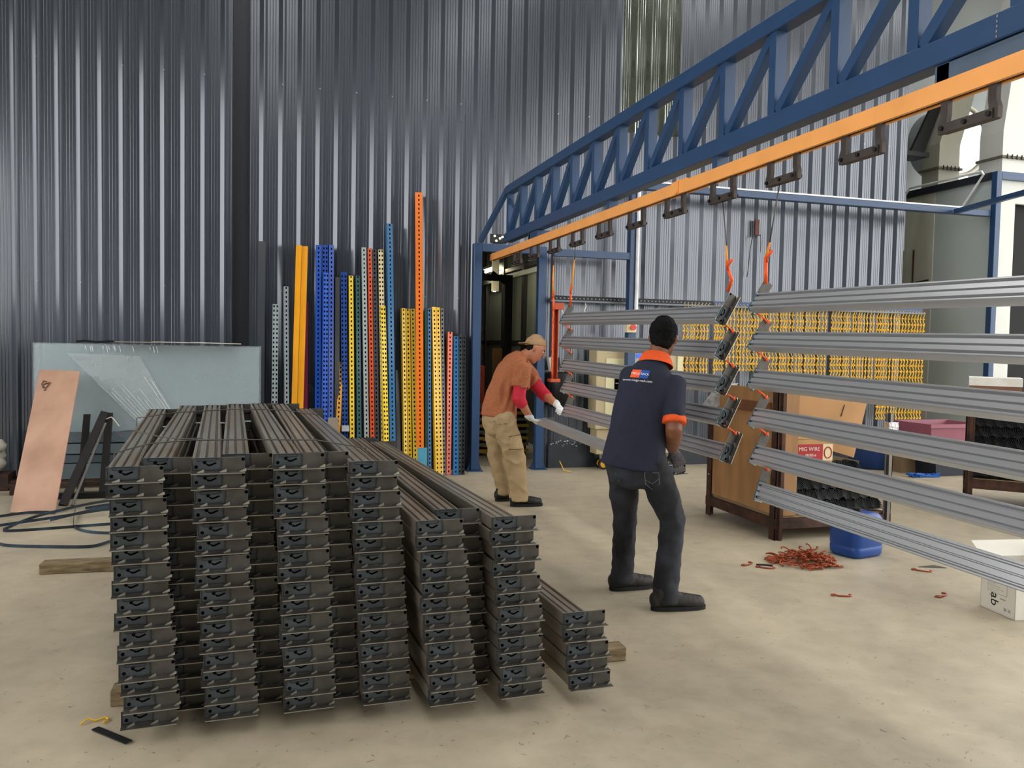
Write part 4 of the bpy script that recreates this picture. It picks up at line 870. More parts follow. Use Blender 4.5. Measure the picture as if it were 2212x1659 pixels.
pk = thing('pink_bin', 'dusty pink plastic bin standing on a dark tub', 'bin', (8.05, 8.35, .30))
def taper(t, name, w0, d0, w1, d1, h, m):
    g = G(); v = [(s*w/2, u*d/2, z) for w, d, z in ((w0, d0, 0), (w1, d1, h)) for s, u in ((-1, -1), (1, -1), (1, 1), (-1, 1))]
    w2, d2 = w1-.03, d1-.03; v += [(s*w2/2, u*d2/2, h) for s, u in ((-1, -1), (1, -1), (1, 1), (-1, 1))]+[(s*(w0-.03)/2, u*(d0-.03)/2, .02) for s, u in ((-1, -1), (1, -1), (1, 1), (-1, 1))]
    f = [(0, 3, 2, 1)]+[(i, (i+1) % 4, 4+(i+1) % 4, 4+i) for i in range(4)]+[(4+i, 4+(i+1) % 4, 8+(i+1) % 4, 8+i) for i in range(4)]+[(8+i, 8+(i+1) % 4, 12+(i+1) % 4, 12+i) for i in range(4)]+[(12, 13, 14, 15)]
    return g.add(v, f).obj(name, m, t)
m_pink = mat('dusty_pink', '8e5362', .5, 0, .06, 4.); taper(pk, 'bin_body', .70, .5, .82, .6, .34, m_pink); G().box((-.43, -.32, .30), (.43, -.30, .345)).box((-.43, .30, .30), (.43, .32, .345)).obj('rim', m_pink, pk)
tb = thing('dark_tub', 'navy plastic tub under the pink bin', 'tub', (8.05, 8.35, 0)); taper(tb, 'tub_body', .48, .45, .55, .5, .295, mat('navy_plastic', '141c2a', .5))
bt = thing('blue_tub', 'round dark blue tub behind the stillage', 'tub', (7.60, 8.95, 0)); G().lathe([(0, 0), (.30, .01), (.36, .42), (.37, .44), (.34, .44), (.3, .03)], (0, 0, 0), 28).obj('tub_body', mat('deep_blue_plastic', '1f3f7c', .45), bt, smooth=True)
o = G().box((-.13, -.1, 0), (.13, .1, .5)).obj('brown_carton', mat('carton_dull', '7a6448', .85)); o.location = (7.72, 8.55, .001); tag(o, 'dull brown carton between the blue tub and the navy tub', 'carton')
g = G()
for k in range(16): a = rnd.random()*6.3; g.tube([(rnd.uniform(-.2, .2), rnd.uniform(-.06, .06), .01), (rnd.uniform(-.2, .2), rnd.uniform(-.06, .06), .03+.02*rnd.random()), (rnd.uniform(-.2, .2), rnd.uniform(-.06, .06), .01)], .012, 5)
o = g.obj('blue_string', mat('blue_string', '1e56a0', .7)); o.location = (7.62, 8.12, 0); tag(o, 'tangle of bright blue string on the floor at the back right', 'string')

# things glimpsed through the doorway
for k, (x, c) in enumerate(((2.55, 'b9431c'), (2.70, 'c24a1e'))):
    o = G().box((-.055, -.05, 0), (.055, .05, 1.2)).obj('orange_post', mat('orange_post_%d' % k, c, .5)); o.location = (x+.16, 11.2, .0); tag(o, ['left', 'right'][k]+' orange post end standing inside the doorway', 'post', 'orange posts inside the doorway')
o = G().box((-.14, -.01, 0), (.14, .01, 1.45)).obj('brown_board', mat('brown_board', '7d5b3a', .8)); o.location = (3.18, 11.2, .0); tag(o, 'brown board standing inside the doorway behind the worker', 'board')
tsk = thing('slatted_pallet_stack', 'stack of yellow and grey painted slats inside the doorway', 'pallet', (2.98, 10.75, 0))
for k in range(8): G().box((-.55, -.05+.01*(k % 2), .05+k*.085), (.45, .25, .09+k*.085)).obj('slat', mat('slat_%d' % (k % 2), ['a8862c', '6b6a58'][k % 2], .7, 0, .2, 8.), tsk)
for xx in (-.45, .35): G().box((xx, 0, 0), (xx+.08, .2, .70)).obj('block', m_black, tsk)
rl = thing('dangling_hook', 'thin orange hooks dangling inside the doorway', 'hook', (2.72, 10.6, 1.75)); z = 0
G().cyl((0, 0, 0), (0, 0, .59), .003, 5).obj('drop_wire', m_wire, rl)
for k in range(4): G().tube([(0, 0, z), (.015, 0, z-.05), (-.01, 0, z-.10), (.008, 0, z-.14)], .004, 5).obj('hook_link', m_hook, rl); z -= .13
bent_strip('wire_scrap', 'yellow bent wire standing at the wall foot behind the workers', [(3.36, 9.25, .13), (3.40, 9.2, .02), (3.48, 9.18, .01)], .006, m_ywire, 'wire')
# ------------------------------------------------------------------ the two workers
from mathutils.bvhtree import BVHTree
def loft(g, rings, side, n=18, round0=True, round1=True):
    """rings: (centre, r_side, r_other); tube with rounded ends"""
    P = [Vector(r[0]) for r in rings]; N = len(P); vs = []; side = Vector(side)
    def frame(d):
        d = d.normalized(); s = (side-d*side.dot(d))
        s = s.normalized() if s.length > 1e-4 else Vector((1, 0, 0)); return d, s, d.cross(s)
    seq = []
    d0 = (P[1]-P[0]).normalized(); d1 = (P[-1]-P[-2]).normalized()
    if round0:
        a, b = rings[0][1], rings[0][2]; m_ = min(a, b)
        for q in (1.0, .8, .45): seq.append((P[0]-d0*m_*.55*q, a*math.sqrt(max(.02, 1-q*q)), b*math.sqrt(max(.02, 1-q*q)), d0))
    for i in range(N):
        d = (P[min(i+1, N-1)]-P[max(i-1, 0)]); seq.append((P[i], rings[i][1], rings[i][2], d))
    if round1:
        a, b = rings[-1][1], rings[-1][2]; m_ = min(a, b)
        for q in (.45, .8, 1.0): seq.append((P[-1]+d1*m_*.55*q, a*math.sqrt(max(.02, 1-q*q)), b*math.sqrt(max(.02, 1-q*q)), d1))
    for c, a, b, d in seq:
        _, s, t = frame(d)
        for k in range(n):
            w = 2*math.pi*k/n; vs.append(c+s*(a*math.cos(w))+t*(b*math.sin(w)))
    M_ = len(seq)
    fs = [(i*n+k, i*n+(k+1) % n, (i+1)*n+(k+1) % n, (i+1)*n+k) for i in range(M_-1) for k in range(n)]
    fs += [tuple(range(n))[::-1], tuple((M_-1)*n+k for k in range(n))]
    g.add(vs, fs)
def limb(g, pts, rs, side=(1, .2, .1), n=12, **kw):
    # smooth the joints a little
    P = [Vector(p) for p in pts]; out = []
    for i, p in enumerate(P):
        if 0 < i < len(P)-1:
            out.append((p.lerp(P[i-1], .16), rs[i]*.995+rs[i-1]*.005, None)); out.append((p, rs[i], None)); out.append((p.lerp(P[i+1], .16), rs[i]*.99+rs[i+1]*.01, None))
        else: out.append((p, rs[i], None))
    loft(g, [(a, r, r) for a, r, _ in out], side, n, **kw)
def fuse(g, name, m, parent, voxel=.007, smooth=3, disp=0., dscale=9., aniso=(1, 1, .5), fold=None):
    me = g.mesh(name, None); o = bpy.data.objects.new(name, me); COL.objects.link(o)
    md = o.modifiers.new('r', 'REMESH'); md.mode = 'VOXEL'; md.voxel_size = voxel
    bpy.context.view_layer.update()
    me2 = bpy.data.meshes.new_from_object(o.evaluated_get(bpy.context.evaluated_depsgraph_get())); bpy.data.objects.remove(o)
    bm = bmesh.new(); bm.from_mesh(me2)
    for _ in range(smooth): bmesh.ops.smooth_vert(bm, verts=bm.verts, factor=.5, use_axis_x=True, use_axis_y=True, use_axis_z=True)
    if disp:
        bm.normal_update()
        for v in bm.verts:
            c = v.co; q = Vector((c.x*aniso[0], c.y*aniso[1], c.z*aniso[2]))*dscale
            h = 1-abs(noise.noise(q))*2.2; h += .4*noise.noise(q*2.3)
            if fold: h += fold(c)
            v.co = c+v.normal*disp*h
    bm.to_mesh(me2); bm.free(); me2.materials.clear(); me2.materials.append(m); me2.name = name
    for p in me2.polygons: p.use_smooth = True
    o = bpy.data.objects.new(name, me2); link(o, parent); return o
def hand(g, wrist, d, n, t, curl, r=.0088, spread=.0, thumb=(.6, .7, .35)):
    """wrist point, d along the hand, n the way the palm faces, t towards the thumb"""
    w = Vector(wrist); d = Vector(d).normalized(); n = Vector(n); n = (n-d*n.dot(d)).normalized(); t0 = d.cross(n); t = t0 if t0.dot(Vector(t)) > 0 else -t0
    loft(g, [(w, .026, .021), (w+d*.035, .037, .017), (w+d*.075, .041, .0145), (w+d*.088, .038, .012)], t, 14)
    for k, (off, L) in enumerate(((.030, .070), (.010, .078), (-.010, .072), (-.029, .056))):
        p = w+d*.080+t*off; a = 0.; pts = [p-d*.02, p]; cu = curl[k] if isinstance(curl, (list, tuple)) else curl
        for f_, c_ in ((.45, .7), (.32, 1.), (.25, .8)):
            a += cu*c_; q = d*math.cos(a)+n*math.sin(a)+t*spread*(1.5-k)*.1; pts.append(pts[-1]+q.normalized()*L*f_)
        limb(g, pts, [r*1.08, r*1.08, r, r*.95, r*.85], t, 8)
    q = (d*thumb[0]+t*thumb[1]+n*thumb[2]).normalized(); b = w+d*.025+t*.026
    q2 = (q+n*.5+d*.5).normalized(); limb(g, [b, b+q*.038, b+q*.038+q2*.034, b+q*.038+q2*.05], [r*1.35, r*1.2, r*1.05, r*.85], n, 8)
def head_parts(g, M):
    """skull, jaw, nose, ears, brow in local axes (x right, y forward, z up), z = 0 at the ears"""
    T = lambda p: M @ Vector(p)
    sx = (M @ Vector((1, 0, 0))-M @ Vector((0, 0, 0)))
    loft(g, [(T((0, .050, -.112)), .028, .022), (T((0, .036, -.090)), .048, .048), (T((0, .022, -.058)), .063, .070), (T((0, .010, -.015)), .071, .086), (T((0, .002, .030)), .075, .094), (T((0, -.004, .070)), .070, .088), (T((0, -.006, .095)), .050, .062)], sx, 20)
    loft(g, [(T((0, .096, .020)), .009, .008), (T((0, .108, -.012)), .011, .010), (T((0, .112, -.030)), .014, .011)], sx, 10)     # nose
    for z, w in ((-.058, .022), (-.070, .020)): loft(g, [(T((-w, .085-abs(w)*.3, z)), .006, .005), (T((0, .094, z)), .008, .006), (T((w, .085-abs(w)*.3, z)), .006, .005)], M.to_3x3() @ Vector((0, 0, 1)), 8)
    loft(g, [(T((-.045, .078, .034)), .008, .006), (T((0, .093, .036)), .009, .007), (T((.045, .078, .034)), .008, .006)], M.to_3x3() @ Vector((0, 0, 1)), 8)
    for s in (-1, 1):
        loft(g, [(T((s*.074, -.004, .026)), .010, .020), (T((s*.081, -.010, .005)), .009, .018), (T((s*.074, .0, -.022)), .008, .010)], sx, 10)
def eyes(M, parent):
    for s in (-1, 1):
        c = M @ Vector((s*.031, .081, .012)); a = G()
        a.lathe([(0, -.009), (.006, -.007), (.010, 0), (.006, .007), (0, .009)], c, 10).obj('eye', mat('eye_white', 'd9d2ca', .3), parent, smooth=True)
        c2 = M @ Vector((s*.031, .0905, .012)); G().lathe([(0, -.004), (.0035, -.002), (.0045, 0), (.0035, .002), (0, .004)], c2, 8).obj('iris', mat('iris', '1d1410', .3), parent)
        G().tube([M @ Vector((s*.016, .094, .030)), M @ Vector((s*.032, .091, .034)), M @ Vector((s*.047, .080, .029))], .0035, 5).obj('eyebrow', mat('hair_black', '0d0d0e', .75, 0, .3, 60., spec=.15), parent)
def frame(c, f, up=(0, 0, 1), roll=0.):
    y = Vector(f).normalized(); z = Vector(up); x = y.cross(z).normalized(); z = x.cross(y)
    M = Matrix(((x.x, y.x, z.x, c[0]), (x.y, y.y, z.y, c[1]), (x.z, y.z, z.z, c[2]), (0, 0, 0, 1)))
    return M @ Matrix.Rotation(roll, 4, 'Y')
def shoe(name, parent, heel, toe, m, m_sole, w=.048):
    h = Vector(heel); t = Vector(toe); d = (t-h).normalized(); L = (t-h).length; s = d.cross(Vector((0, 0, 1)))
    g = G(); P = lambda u, z: h+d*(u*L)+Vector((0, 0, z))
    loft(g, [(P(.02, .058), w*.80, .045), (P(.18, .060), w*.85, .052), (P(.38, .062), w*.88, .052), (P(.55, .052), w*.96, .044), (P(.75, .046), w*1.04, .038), (P(.93, .042), w*.92, .032)], s, 16)
    loft(g, [(P(.16, .06), w*.85, .055), (P(.15, .12), w*.80, .055)], d.cross(s), 14)
    o = fuse(g, name, m, parent, .006, 2, .002, 30.)
    g2 = G(); pts = []
    for k in range(22):
        a = 2*math.pi*k/22; u = .5+.53*math.cos(a); ww = w*(1.02 if u > .5 else .92)*(abs(math.sin(a))**.6)*(1 if math.sin(a) > 0 else -1); pts.append((u*L, ww))
    g2.prism(pts, h+Vector((0, 0, .001)), d, s, (0, 0, 1), .024).obj('sole', m_sole, o)
    return o
def drape_tube(o, pts, out, r, name, m, parent, lift=.001, n=5):
    bv = BVHTree.FromPolygons([v.co for v in o.data.vertices], [p.vertices[:] for p in o.data.polygons]); out = Vector(out).normalized(); Q = []
    for p in pts:
        h = bv.ray_cast(Vector(p)+out*.5, -out)
        if h[0]: Q.append(h[0]+out*lift)
    if len(Q) > 1: return G().tube(Q, r, n).obj(name, m, parent, smooth=True)
def drape_mesh(o, me, M, out, lift, name, parent):
    """lay a flat mesh (local x, y) placed by M on the surface of o, seen along -out"""
    bv = BVHTree.FromPolygons([v.co for v in o.data.vertices], [p.vertices[:] for p in o.data.polygons]); out = Vector(out).normalized()
    bm = bmesh.new(); bm.from_mesh(me); bmesh.ops.subdivide_edges(bm, edges=[e for e in bm.edges if e.calc_length() > .012], cuts=3, use_grid_fill=True)
    for v in bm.verts:
        p = M @ Vector((v.co.x, v.co.y, 0)); h = bv.ray_cast(p+out*.5, -out); q = h[0] if h[0] else bv.find_nearest(p)[0]
        v.co = q+out*(lift+max(0., v.co.z))
    bm.to_mesh(me); bm.free(); return inst(name, me, parent)
m_skin1 = mat('skin_brown', '7d4f38', .5, 0, .08, 18.); m_skin2 = mat('skin_tan', 'b07455', .5, 0, .08, 18.)
m_hair = mat('hair_black', '0d0d0e', .75, 0, .3, 60., spec=.15)
m_navy = mat('navy_polo', '1f2335', .85, 0, .10, 30., bump=.25, bscale=300); m_trim = mat('orange_trim', 'e8571a', .8, 0, .08, 60., bump=.2, bscale=200)
m_jean = mat('dark_jeans', '17181c', .85, 0, .25, 7., hex2='30333b', f2=.62, bump=.2, bscale=220)
m_khaki = mat('khaki_cloth', 'a8916c', .85, 0, .12, 6., bump=.15, bscale=160); m_rustshirt = mat('rust_shirt', 'a4623f', .85, 0, .22, 55., stretch=(1, 1, 2.5), bump=.12, bscale=120)
m_red = mat('red_sleeve', 'bf2338', .8, 0, .12, 20.); m_cap = mat('tan_cap', 'a3835f', .85, 0, .10, 25., bump=.1)
m_gwhite = mat('white_glove', 'cfcfce', .85, 0, .08, 40., bump=.3, bscale=160); m_ggrey = mat('grey_glove', '5f5a60', .9, 0, .35, 60., bump=.4, bscale=140)
m_sh1 = mat('worn_shoe', '2b2825', .6, 0, .3, 14.); m_sh2 = mat('black_shoe', '17181a', .45, 0, .15, 10.); m_sole = mat('sole', '151517', .8)

# ---- worker in the navy polo, seen from behind
w1 = thing('person', 'worker in navy polo with orange collar and dark jeans, seen from behind', 'person', (0, 0, 0))
fx = Vector((.50, .866, 0)); rx_ = Vector((.866, -.50, 0))
SHL, SHR = Vector((2.115, 4.59, 1.33)), Vector((2.282, 4.362, 1.298))
ELR, WRR = Vector((2.235, 4.255, 1.03)), Vector((2.305, 4.40, .905))
ELL, WRL = Vector((2.205, 4.83, 1.10)), Vector((2.26, 4.86, .87))
HPL, HPR = Vector((2.015, 4.475, .84)), Vector((2.150, 4.375, .84))
KNL, KNR = Vector((2.090, 4.575, .47)), Vector((2.285, 4.335, .50))
ANL, ANR = Vector((2.115, 4.645, .09)), Vector((2.205, 4.245, .09))
HD1 = frame((2.262, 4.475, 1.552), (.55, .80, -.20), (.10, .05, 1))
b = G()
loft(b, [((2.08, 4.425, .80), .150, .10), ((2.08, 4.42, .92), .150, .10), ((2.10, 4.42, 1.08), .138, .095), ((2.14, 4.43, 1.24), .132, .09), ((2.165, 4.44, 1.34), .11, .075), ((2.185, 4.45, 1.40), .075, .065)], rx_, 20)
limb(b, [(2.18, 4.445, 1.37), (2.215, 4.458, 1.44), (2.25, 4.468, 1.53)], [.060, .057, .058], rx_, 16)
head_parts(b, HD1)
limb(b, [SHR, ELR, ELR.lerp(WRR, .4), WRR], [.046, .050, .048, .033], fx); limb(b, [SHL, ELL, WRL], [.040, .046, .033], fx)
limb(b, [HPR, KNR, ANR], [.085, .058, .042], rx_); limb(b, [HPL, KNL, ANL], [.085, .058, .042], rx_)
dR = Vector((.50, .12, -.85)); dL = Vector((.95, -.05, -.28))
hand(b, WRR+dR*.008, dR, (.35, .9, .2), (.1, .2, -1), .55, .006); hand(b, WRL+dL*.008, dL, (.1, 0, 1), (.1, -1, 0), .55, .006)
fuse(b, 'body', m_skin1, w1, .0065, 3)
sh = G()
loft(sh, [((2.062, 4.425, .800), .186, .142), ((2.070, 4.42, .88), .178, .138), ((2.085, 4.42, 1.0), .168, .132), ((2.11, 4.425, 1.12), .166, .130), ((2.143, 4.43, 1.24), .166, .126), ((2.165, 4.44, 1.325), .150, .110), ((2.184, 4.448, 1.388), .098, .086), ((2.197, 4.452, 1.428), .070, .070)], rx_, 28, round0=False)
for S_, E_, h in ((SHR, ELR, .76), (SHL, ELL, .76)):
    limb(sh, [S_+Vector((0, 0, .0)), S_.lerp(E_, .4), S_.lerp(E_, h)], [.070, .070, .068], fx, 16, round1=False)
def folds1(c): return .9*math.sin((c.x*.6+c.y)*38+c.z*9)*max(0, 1-abs(c.z-1.0)/.28)*.5
polo = fuse(sh, 'polo_shirt', m_navy, w1, .0075, 5, .005, 8., (1, 1, .45), folds1)
for S_, E_ in ((SHR, ELR), (SHL, ELL)):
    q = G(); a_ = S_.lerp(E_, .74); c_ = S_.lerp(E_, .87); limb(q, [a_, a_.lerp(c_, .5), c_], [.0695, .0700, .0695], fx, 20, round0=False, round1=False); q.obj('sleeve_cuff', m_trim, w1, smooth=True)
# collar: folded band standing round the neck
q = G(); nc = 26; ax = Vector((.30, .34, .89)).normalized(); ctr = Vector((2.207, 4.456, 1.418)); s1 = rx_; s1 = (s1-ax*s1.dot(ax)).normalized(); s2 = ax.cross(s1)
prof_ = [(.104, -.016), (.090, .028), (.073, .060), (.067, .064), (.064, .045)]; vs = []
for r_, h_ in prof_:
    for k in range(nc):
        a = 2*math.pi*k/nc; vs.append(ctr+ax*(h_-.010*(1+math.cos(a-math.pi*1.5)))+s1*(r_*1.03*math.cos(a))+s2*(r_*.95*math.sin(a)))
q.add(vs, [(i*nc+k, i*nc+(k+1) % nc, (i+1)*nc+(k+1) % nc, (i+1)*nc+k) for i in range(len(prof_)-1) for k in range(nc)]).obj('collar', m_trim, w1, smooth=True)
tr = G()
loft(tr, [((2.085, 4.42, .90), .160, .118), ((2.083, 4.422, .80), .172, .132), ((2.085, 4.424, .74), .165, .125)], rx_, 24)
limb(tr, [HPR, HPR.lerp(KNR, .5), KNR, KNR.lerp(ANR, .5), ANR+Vector((0, 0, .02)), ANR+Vector((.005, 0, -.045))], [.102, .090, .072, .070, .070, .078], rx_, 18, round1=False)
limb(tr, [HPL, HPL.lerp(KNL, .5), KNL, KNL.lerp(ANL, .5), ANL+Vector((0, 0, .02)), ANL+Vector((.0, 0, -.04))], [.102, .088, .070, .066, .066, .074], rx_, 18, round1=False)
jeans = fuse(tr, 'jeans', m_jean, w1, .007, 4, .006, 11., (1, 1, .9))
m_st = mat('pale_stitch', '6d7078', .8)
bo = Vector((-.35, -.93, 0)); P = lambda u, z: Vector((2.085, 4.42, z))+rx_*u
drape_tube(jeans, [P(.035, .79), P(.12, .785), P(.125, .72), P(.085, .685), P(.045, .72), P(.035, .79)], bo, .0018, 'pocket_stitching', m_st, w1)
drape_tube(jeans, [P(.04, .745), P(.085, .72), P(.12, .75)], bo, .0016, 'pocket_stitching', m_st, w1)
drape_tube(jeans, [P(-.13, .77), P(-.105, .73), P(-.13, .70)], bo, .0016, 'pocket_stitching', m_st, w1)
shoe('shoe', w1, (2.125, 4.245, 0), (2.435, 4.215, 0), m_sh1, m_sole, .050); shoe('shoe', w1, (2.045, 4.655, 0), (2.335, 4.665, 0), m_sh1, m_sole, .048)
for wr, dd, nn, tt in ((WRR, dR, (.35, .9, .2), (.1, .2, -1)), (WRL, dL, (.1, 0, 1), (.1, -1, 0))):
    q = G(); hand(q, wr+dd*.012, dd, nn, tt, .55, .0102); limb(q, [wr-dd*.03, wr+dd*.02], [.034, .031], nn, 14); fuse(q, 'glove', m_ggrey, w1, .0045, 2)
# hair: short cap over the back of the skull
hr = G(); T = lambda p: HD1 @ Vector(p)
loft(hr, [(T((0, -.042, -.050)), .052, .040), (T((0, -.028, -.015)), .070, .066), (T((0, -.018, .030)), .082, .092), (T((0, -.012, .070)), .079, .096), (T((0, -.008, .102)), .058, .072)], HD1.to_3x3() @ Vector((1, 0, 0)), 22)
fuse(hr, 'hair', m_hair, w1, .006, 2, .004, 55., (1, 1, 1))
eyes(HD1, w1)
# print on the back
cN = Vector((-.30, -.95, .10)).normalized(); cX = Vector((.93, -.36, -.10)).normalized(); cX = (cX-cN*cX.dot(cN)).normalized(); cY = cN.cross(cX)
cO = Vector((2.055, 4.33, 1.352))
LM = Matrix(((cX.x, cY.x, cN.x, cO.x), (cX.y, cY.y, cN.y, cO.y), (cX.z, cY.z, cN.z, cO.z), (0, 0, 0, 1)))
def quad(pts): return G().add([(a, b, 0) for a, b in pts], [tuple(range(len(pts)))])
m_po, m_pb, m_pw = mat('print_orange', 'ef5a20', .7), mat('print_blue', '1c4fa0', .7), mat('print_white_shirt', 'e6e6e6', .7)
drape_mesh(polo, quad([(-.052, -.024), (-.006, -.024), (.008, .024), (-.038, .024)]).mesh('p', m_po), LM, cN, .0022, 'print_patch', polo)
drape_mesh(polo, quad([(-.006, -.024), (.042, -.024), (.056, .024), (.008, .024)]).mesh('p', m_pb), LM, cN, .0022, 'print_patch', polo)
fm = font_mesh('MEGA RACK', .0185, m_pw, 0., .92); drape_mesh(polo, fm, LM @ Matrix.Translation((.002, 0, 0)), cN, .0036, 'lettering', polo)
fm = font_mesh('www.mega-rack.com', .0190, m_pw, 0., .98); drape_mesh(polo, fm, LM @ Matrix.Translation((-.008, -.040, 0)), cN, .0030, 'lettering', polo)

# ---- worker in the rust shirt and tan cap, bending sideways on
w2 = thing('person', 'worker in rust shirt, tan backwards cap and khaki trousers, bending forward', 'person', (0, 0, 0))
yx = Vector((0, 1, 0))
SN, SF = Vector((2.265, 7.285, 1.305)), Vector((2.345, 7.60, 1.305)); EN, WN = Vector((2.225, 7.255, 1.01)), Vector((2.345, 7.285, .835)); EF, WF = Vector((2.525, 7.46, 1.045)), Vector((2.575, 7.20, .960))
HN, HF = Vector((2.10, 7.36, .83)), Vector((2.10, 7.54, .83)); KN_, KF = Vector((2.225, 7.33, .45)), Vector((2.115, 7.58, .46)); AN_, AF = Vector((2.265, 7.325, .09)), Vector((2.205, 7.60, .09))
HD2 = frame((2.425, 7.435, 1.460), (.85, -.24, -.47), (.5, 0, .85))
CAPM = HD2 @ Matrix.Translation((0, -.004, .004)) @ Matrix.Rotation(R(15), 4, 'X')
b = G()
loft(b, [((2.09, 7.45, .80), .145, .105), ((2.10, 7.45, .95), .145, .105), ((2.14, 7.45, 1.12), .150, .10), ((2.21, 7.45, 1.26), .160, .095), ((2.26, 7.45, 1.345), .13, .08), ((2.295, 7.45, 1.385), .07, .06)], yx, 20)
limb(b, [(2.28, 7.45, 1.36), (2.33, 7.448, 1.40), (2.40, 7.44, 1.44)], [.060, .056, .058], yx, 16)
head_parts(b, HD2)
limb(b, [SN, EN, WN], [.055, .047, .031], yx); limb(b, [SF, EF, WF], [.055, .047, .031], yx)
limb(b, [HN, KN_, AN_], [.085, .057, .04], yx); limb(b, [HF, KF, AF], [.085, .057, .04], yx)
d1_ = Vector((.75, .12, -.62)); d2_ = Vector((-.02, -.96, -.25))
hand(b, WN+d1_*.008, d1_, (.2, 0, .95), (.1, -1, 0), .7, .006); hand(b, WF+d2_*.008, d2_, (-.3, 0, -.9), (1, 0, 0), .7, .006)
fuse(b, 'body', m_skin2, w2, .0065, 3)
sh = G()
loft(sh, [((2.095, 7.45, .835), .168, .168), ((2.10, 7.45, .92), .166, .160), ((2.125, 7.45, 1.05), .168, .150), ((2.165, 7.45, 1.17), .176, .140), ((2.215, 7.45, 1.275), .178, .122), ((2.255, 7.45, 1.345), .150, .10), ((2.290, 7.45, 1.385), .078, .072)], yx, 28, round0=False)
for S_, E_, h in ((SN, EN, .66), (SF, EF, .66)): limb(sh, [S_, S_.lerp(E_, .35), S_.lerp(E_, h)], [.084, .081, .076], yx, 16, round1=False)
def folds2(c): return 1.2*math.sin((c.x*1.0-c.z*.45)*70+3*noise.noise(c*6)+c.y*5)*max(0, 1-abs(c.z-1.08)/.24)
tee = fuse(sh, 'rust_shirt', m_rustshirt, w2, .0075, 4, .0105, 8., (1.2, 1, .5), folds2)
for S_, E_, W_ in ((SN, EN, WN), (SF, EF, WF)):
    q = G(); limb(q, [S_.lerp(E_, .5), E_, E_.lerp(W_, .38)], [.066, .059, .050], yx, 16, round1=False); fuse(q, 'red_undersleeve', m_red, w2, .006, 2, .004, 14.)
q = G(); limb(q, [(1.93, 7.44, .865), (1.94, 7.45, .895)], [.012, .012], yx, 8); q.obj('red_hem', m_red, w2, smooth=True)
tr = G()
loft(tr, [((2.095, 7.45, .90), .150, .135), ((2.09, 7.45, .80), .165, .148), ((2.095, 7.45, .72), .16, .14)], yx, 24)
limb(tr, [HN, HN.lerp(KN_, .5), KN_, KN_.lerp(AN_, .5), AN_+Vector((0, 0, .05)), AN_+Vector((.0, 0, -.035))], [.112, .105, .090, .082, .080, .086], yx, 18, round1=False)
limb(tr, [HF, HF.lerp(KF, .5), KF, KF.lerp(AF, .5), AF+Vector((0, 0, .05)), AF+Vector((.0, 0, -.02))], [.112, .102, .085, .078, .076, .080], yx, 18, round1=False)
kh = fuse(tr, 'khaki_trousers', m_khaki, w2, .007, 4, .011, 9., (1, 1, 1.1))
pk_ = quad([(-.07, -.075), (.07, -.06), (.065, .08), (-.065, .07)]).mesh('p', m_khaki)
PM = Matrix(((.97, -.1, 0, 2.20), (0, 0, -1, 7.2), (.1, .97, 0, .60), (0, 0, 0, 1)))
drape_mesh(kh, pk_, PM, (0, -1, 0), .008, 'cargo_pocket', w2)
m_crease = mat('pocket_seam', '5f5036', .9)
for a_, c_ in ((((2.135, 7.2, .545)), ((2.27, 7.2, .545))), (((2.13, 7.2, .665)), ((2.255, 7.2, .675)))): drape_tube(kh, [Vector(a_).lerp(Vector(c_), k/8) for k in range(9)], (0, -1, 0), .0035, 'pocket_seam', m_crease, w2, .007)
drape_tube(kh, [(2.00, 7.2, .80), (2.05, 7.2, .775), (2.11, 7.2, .78)], (0, -1, 0), .003, 'pocket_seam', m_crease, w2, .001)
shoe('shoe', w2, (2.19, 7.325, 0), (2.485, 7.305, 0), m_sh2, m_sole, .050); shoe('shoe', w2, (2.12, 7.60, 0), (2.40, 7.62, 0), m_sh2, m_sole, .048)
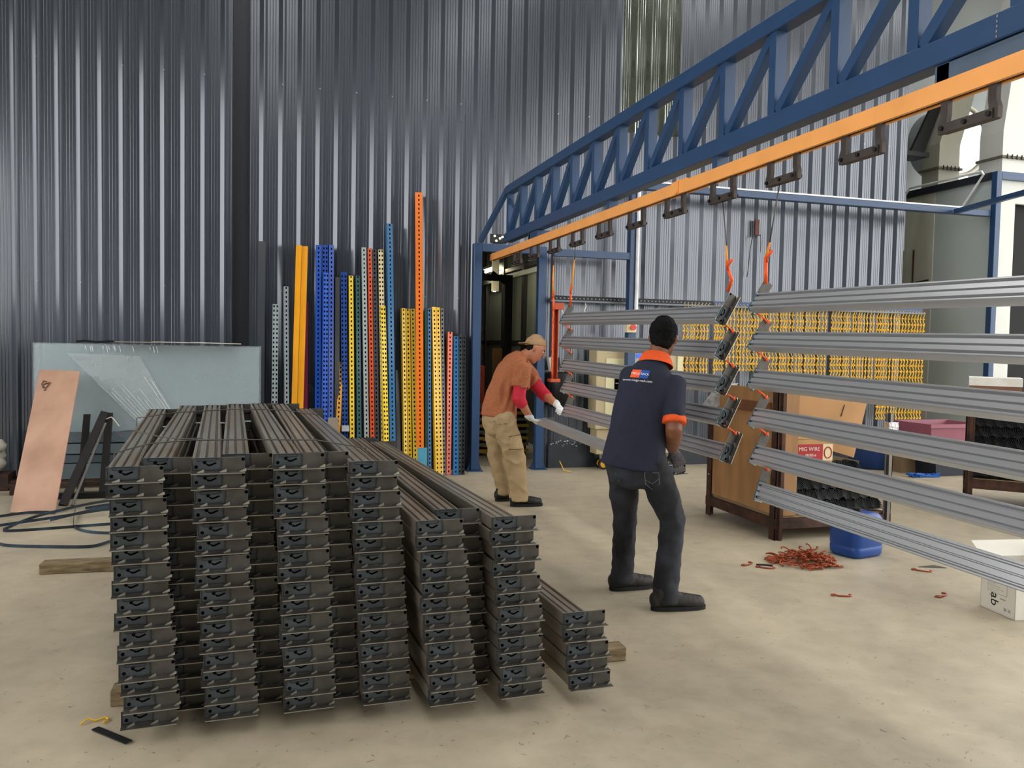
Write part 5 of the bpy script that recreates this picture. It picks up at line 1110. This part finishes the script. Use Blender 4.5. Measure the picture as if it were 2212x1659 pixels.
for wr, dd, nn, tt in ((WN, d1_, (.2, 0, .95), (.1, -1, 0)), (WF, d2_, (-.3, 0, -.9), (1, 0, 0))):
    q = G(); hand(q, wr+dd*.012, dd, nn, tt, .7, .0105); limb(q, [wr-dd*.035, wr+dd*.02], [.036, .032], nn, 14); fuse(q, 'glove', m_gwhite, w2, .0045, 2)
hr = G(); T = lambda p: HD2 @ Vector(p); xs_ = HD2.to_3x3() @ Vector((1, 0, 0))
loft(hr, [(T((0, -.045, -.040)), .050, .038), (T((0, -.030, -.008)), .067, .062), (T((0, -.018, .030)), .072, .084)], xs_, 20); fuse(hr, 'hair', m_hair, w2, .006, 2, .003, 50., (1, 1, 1))
for s in (-1, 1): loft(hr, [(T((s*.072, .03, .02)), .006, .02), (T((s*.070, .03, -.015)), .005, .012)], xs_, 8)
T = lambda p: CAPM @ Vector(p)
q = G(); loft(q, [(T((0, .004, .030)), .084, .104), (T((0, .000, .060)), .082, .102), (T((0, -.004, .092)), .070, .088), (T((0, -.006, .118)), .045, .055)], xs_, 26, round0=False)
capo = fuse(q, 'cap', m_cap, w2, .006, 3)
bl_ = []; nb_ = 11
for sgn in (0, 1):
    for k in range(nb_):
        a = math.pi*(k/(nb_-1)); x_ = .072*math.cos(a); bl_.append((x_, -.085-.005*math.sin(a), .038-.002*sgn)); bl_.append((x_*1.0, -.09-.075*math.sin(a)**.7, .030-.012*math.sin(a)-.022*(x_/.072)**2*0-.004*sgn))
V_ = [T(p) for p in bl_]; h_ = nb_*2; F_ = []
for k in range(nb_-1): F_ += [(2*k, 2*k+1, 2*k+3, 2*k+2), (h_+2*k, h_+2*k+2, h_+2*k+3, h_+2*k+1), (2*k+1, h_+2*k+1, h_+2*k+3, 2*k+3)]
G().add(V_, F_).obj('cap_peak', m_cap, capo, smooth=True)
G().lathe([(0, -.006), (.006, -.003), (.007, 0), (.006, .003), (0, .006)], T((0, -.006, .135)), 10).obj('cap_button', m_cap, capo)
for s in (-1, 1):
    for yy in (-.03, .04): G().lathe([(0, -.002), (.004, 0), (0, .002)], T((s*.075, yy, .085)), 8).obj('eyelet', mat('eyelet', 'd9c9a8', .5), capo)
eyes(HD2, w2)
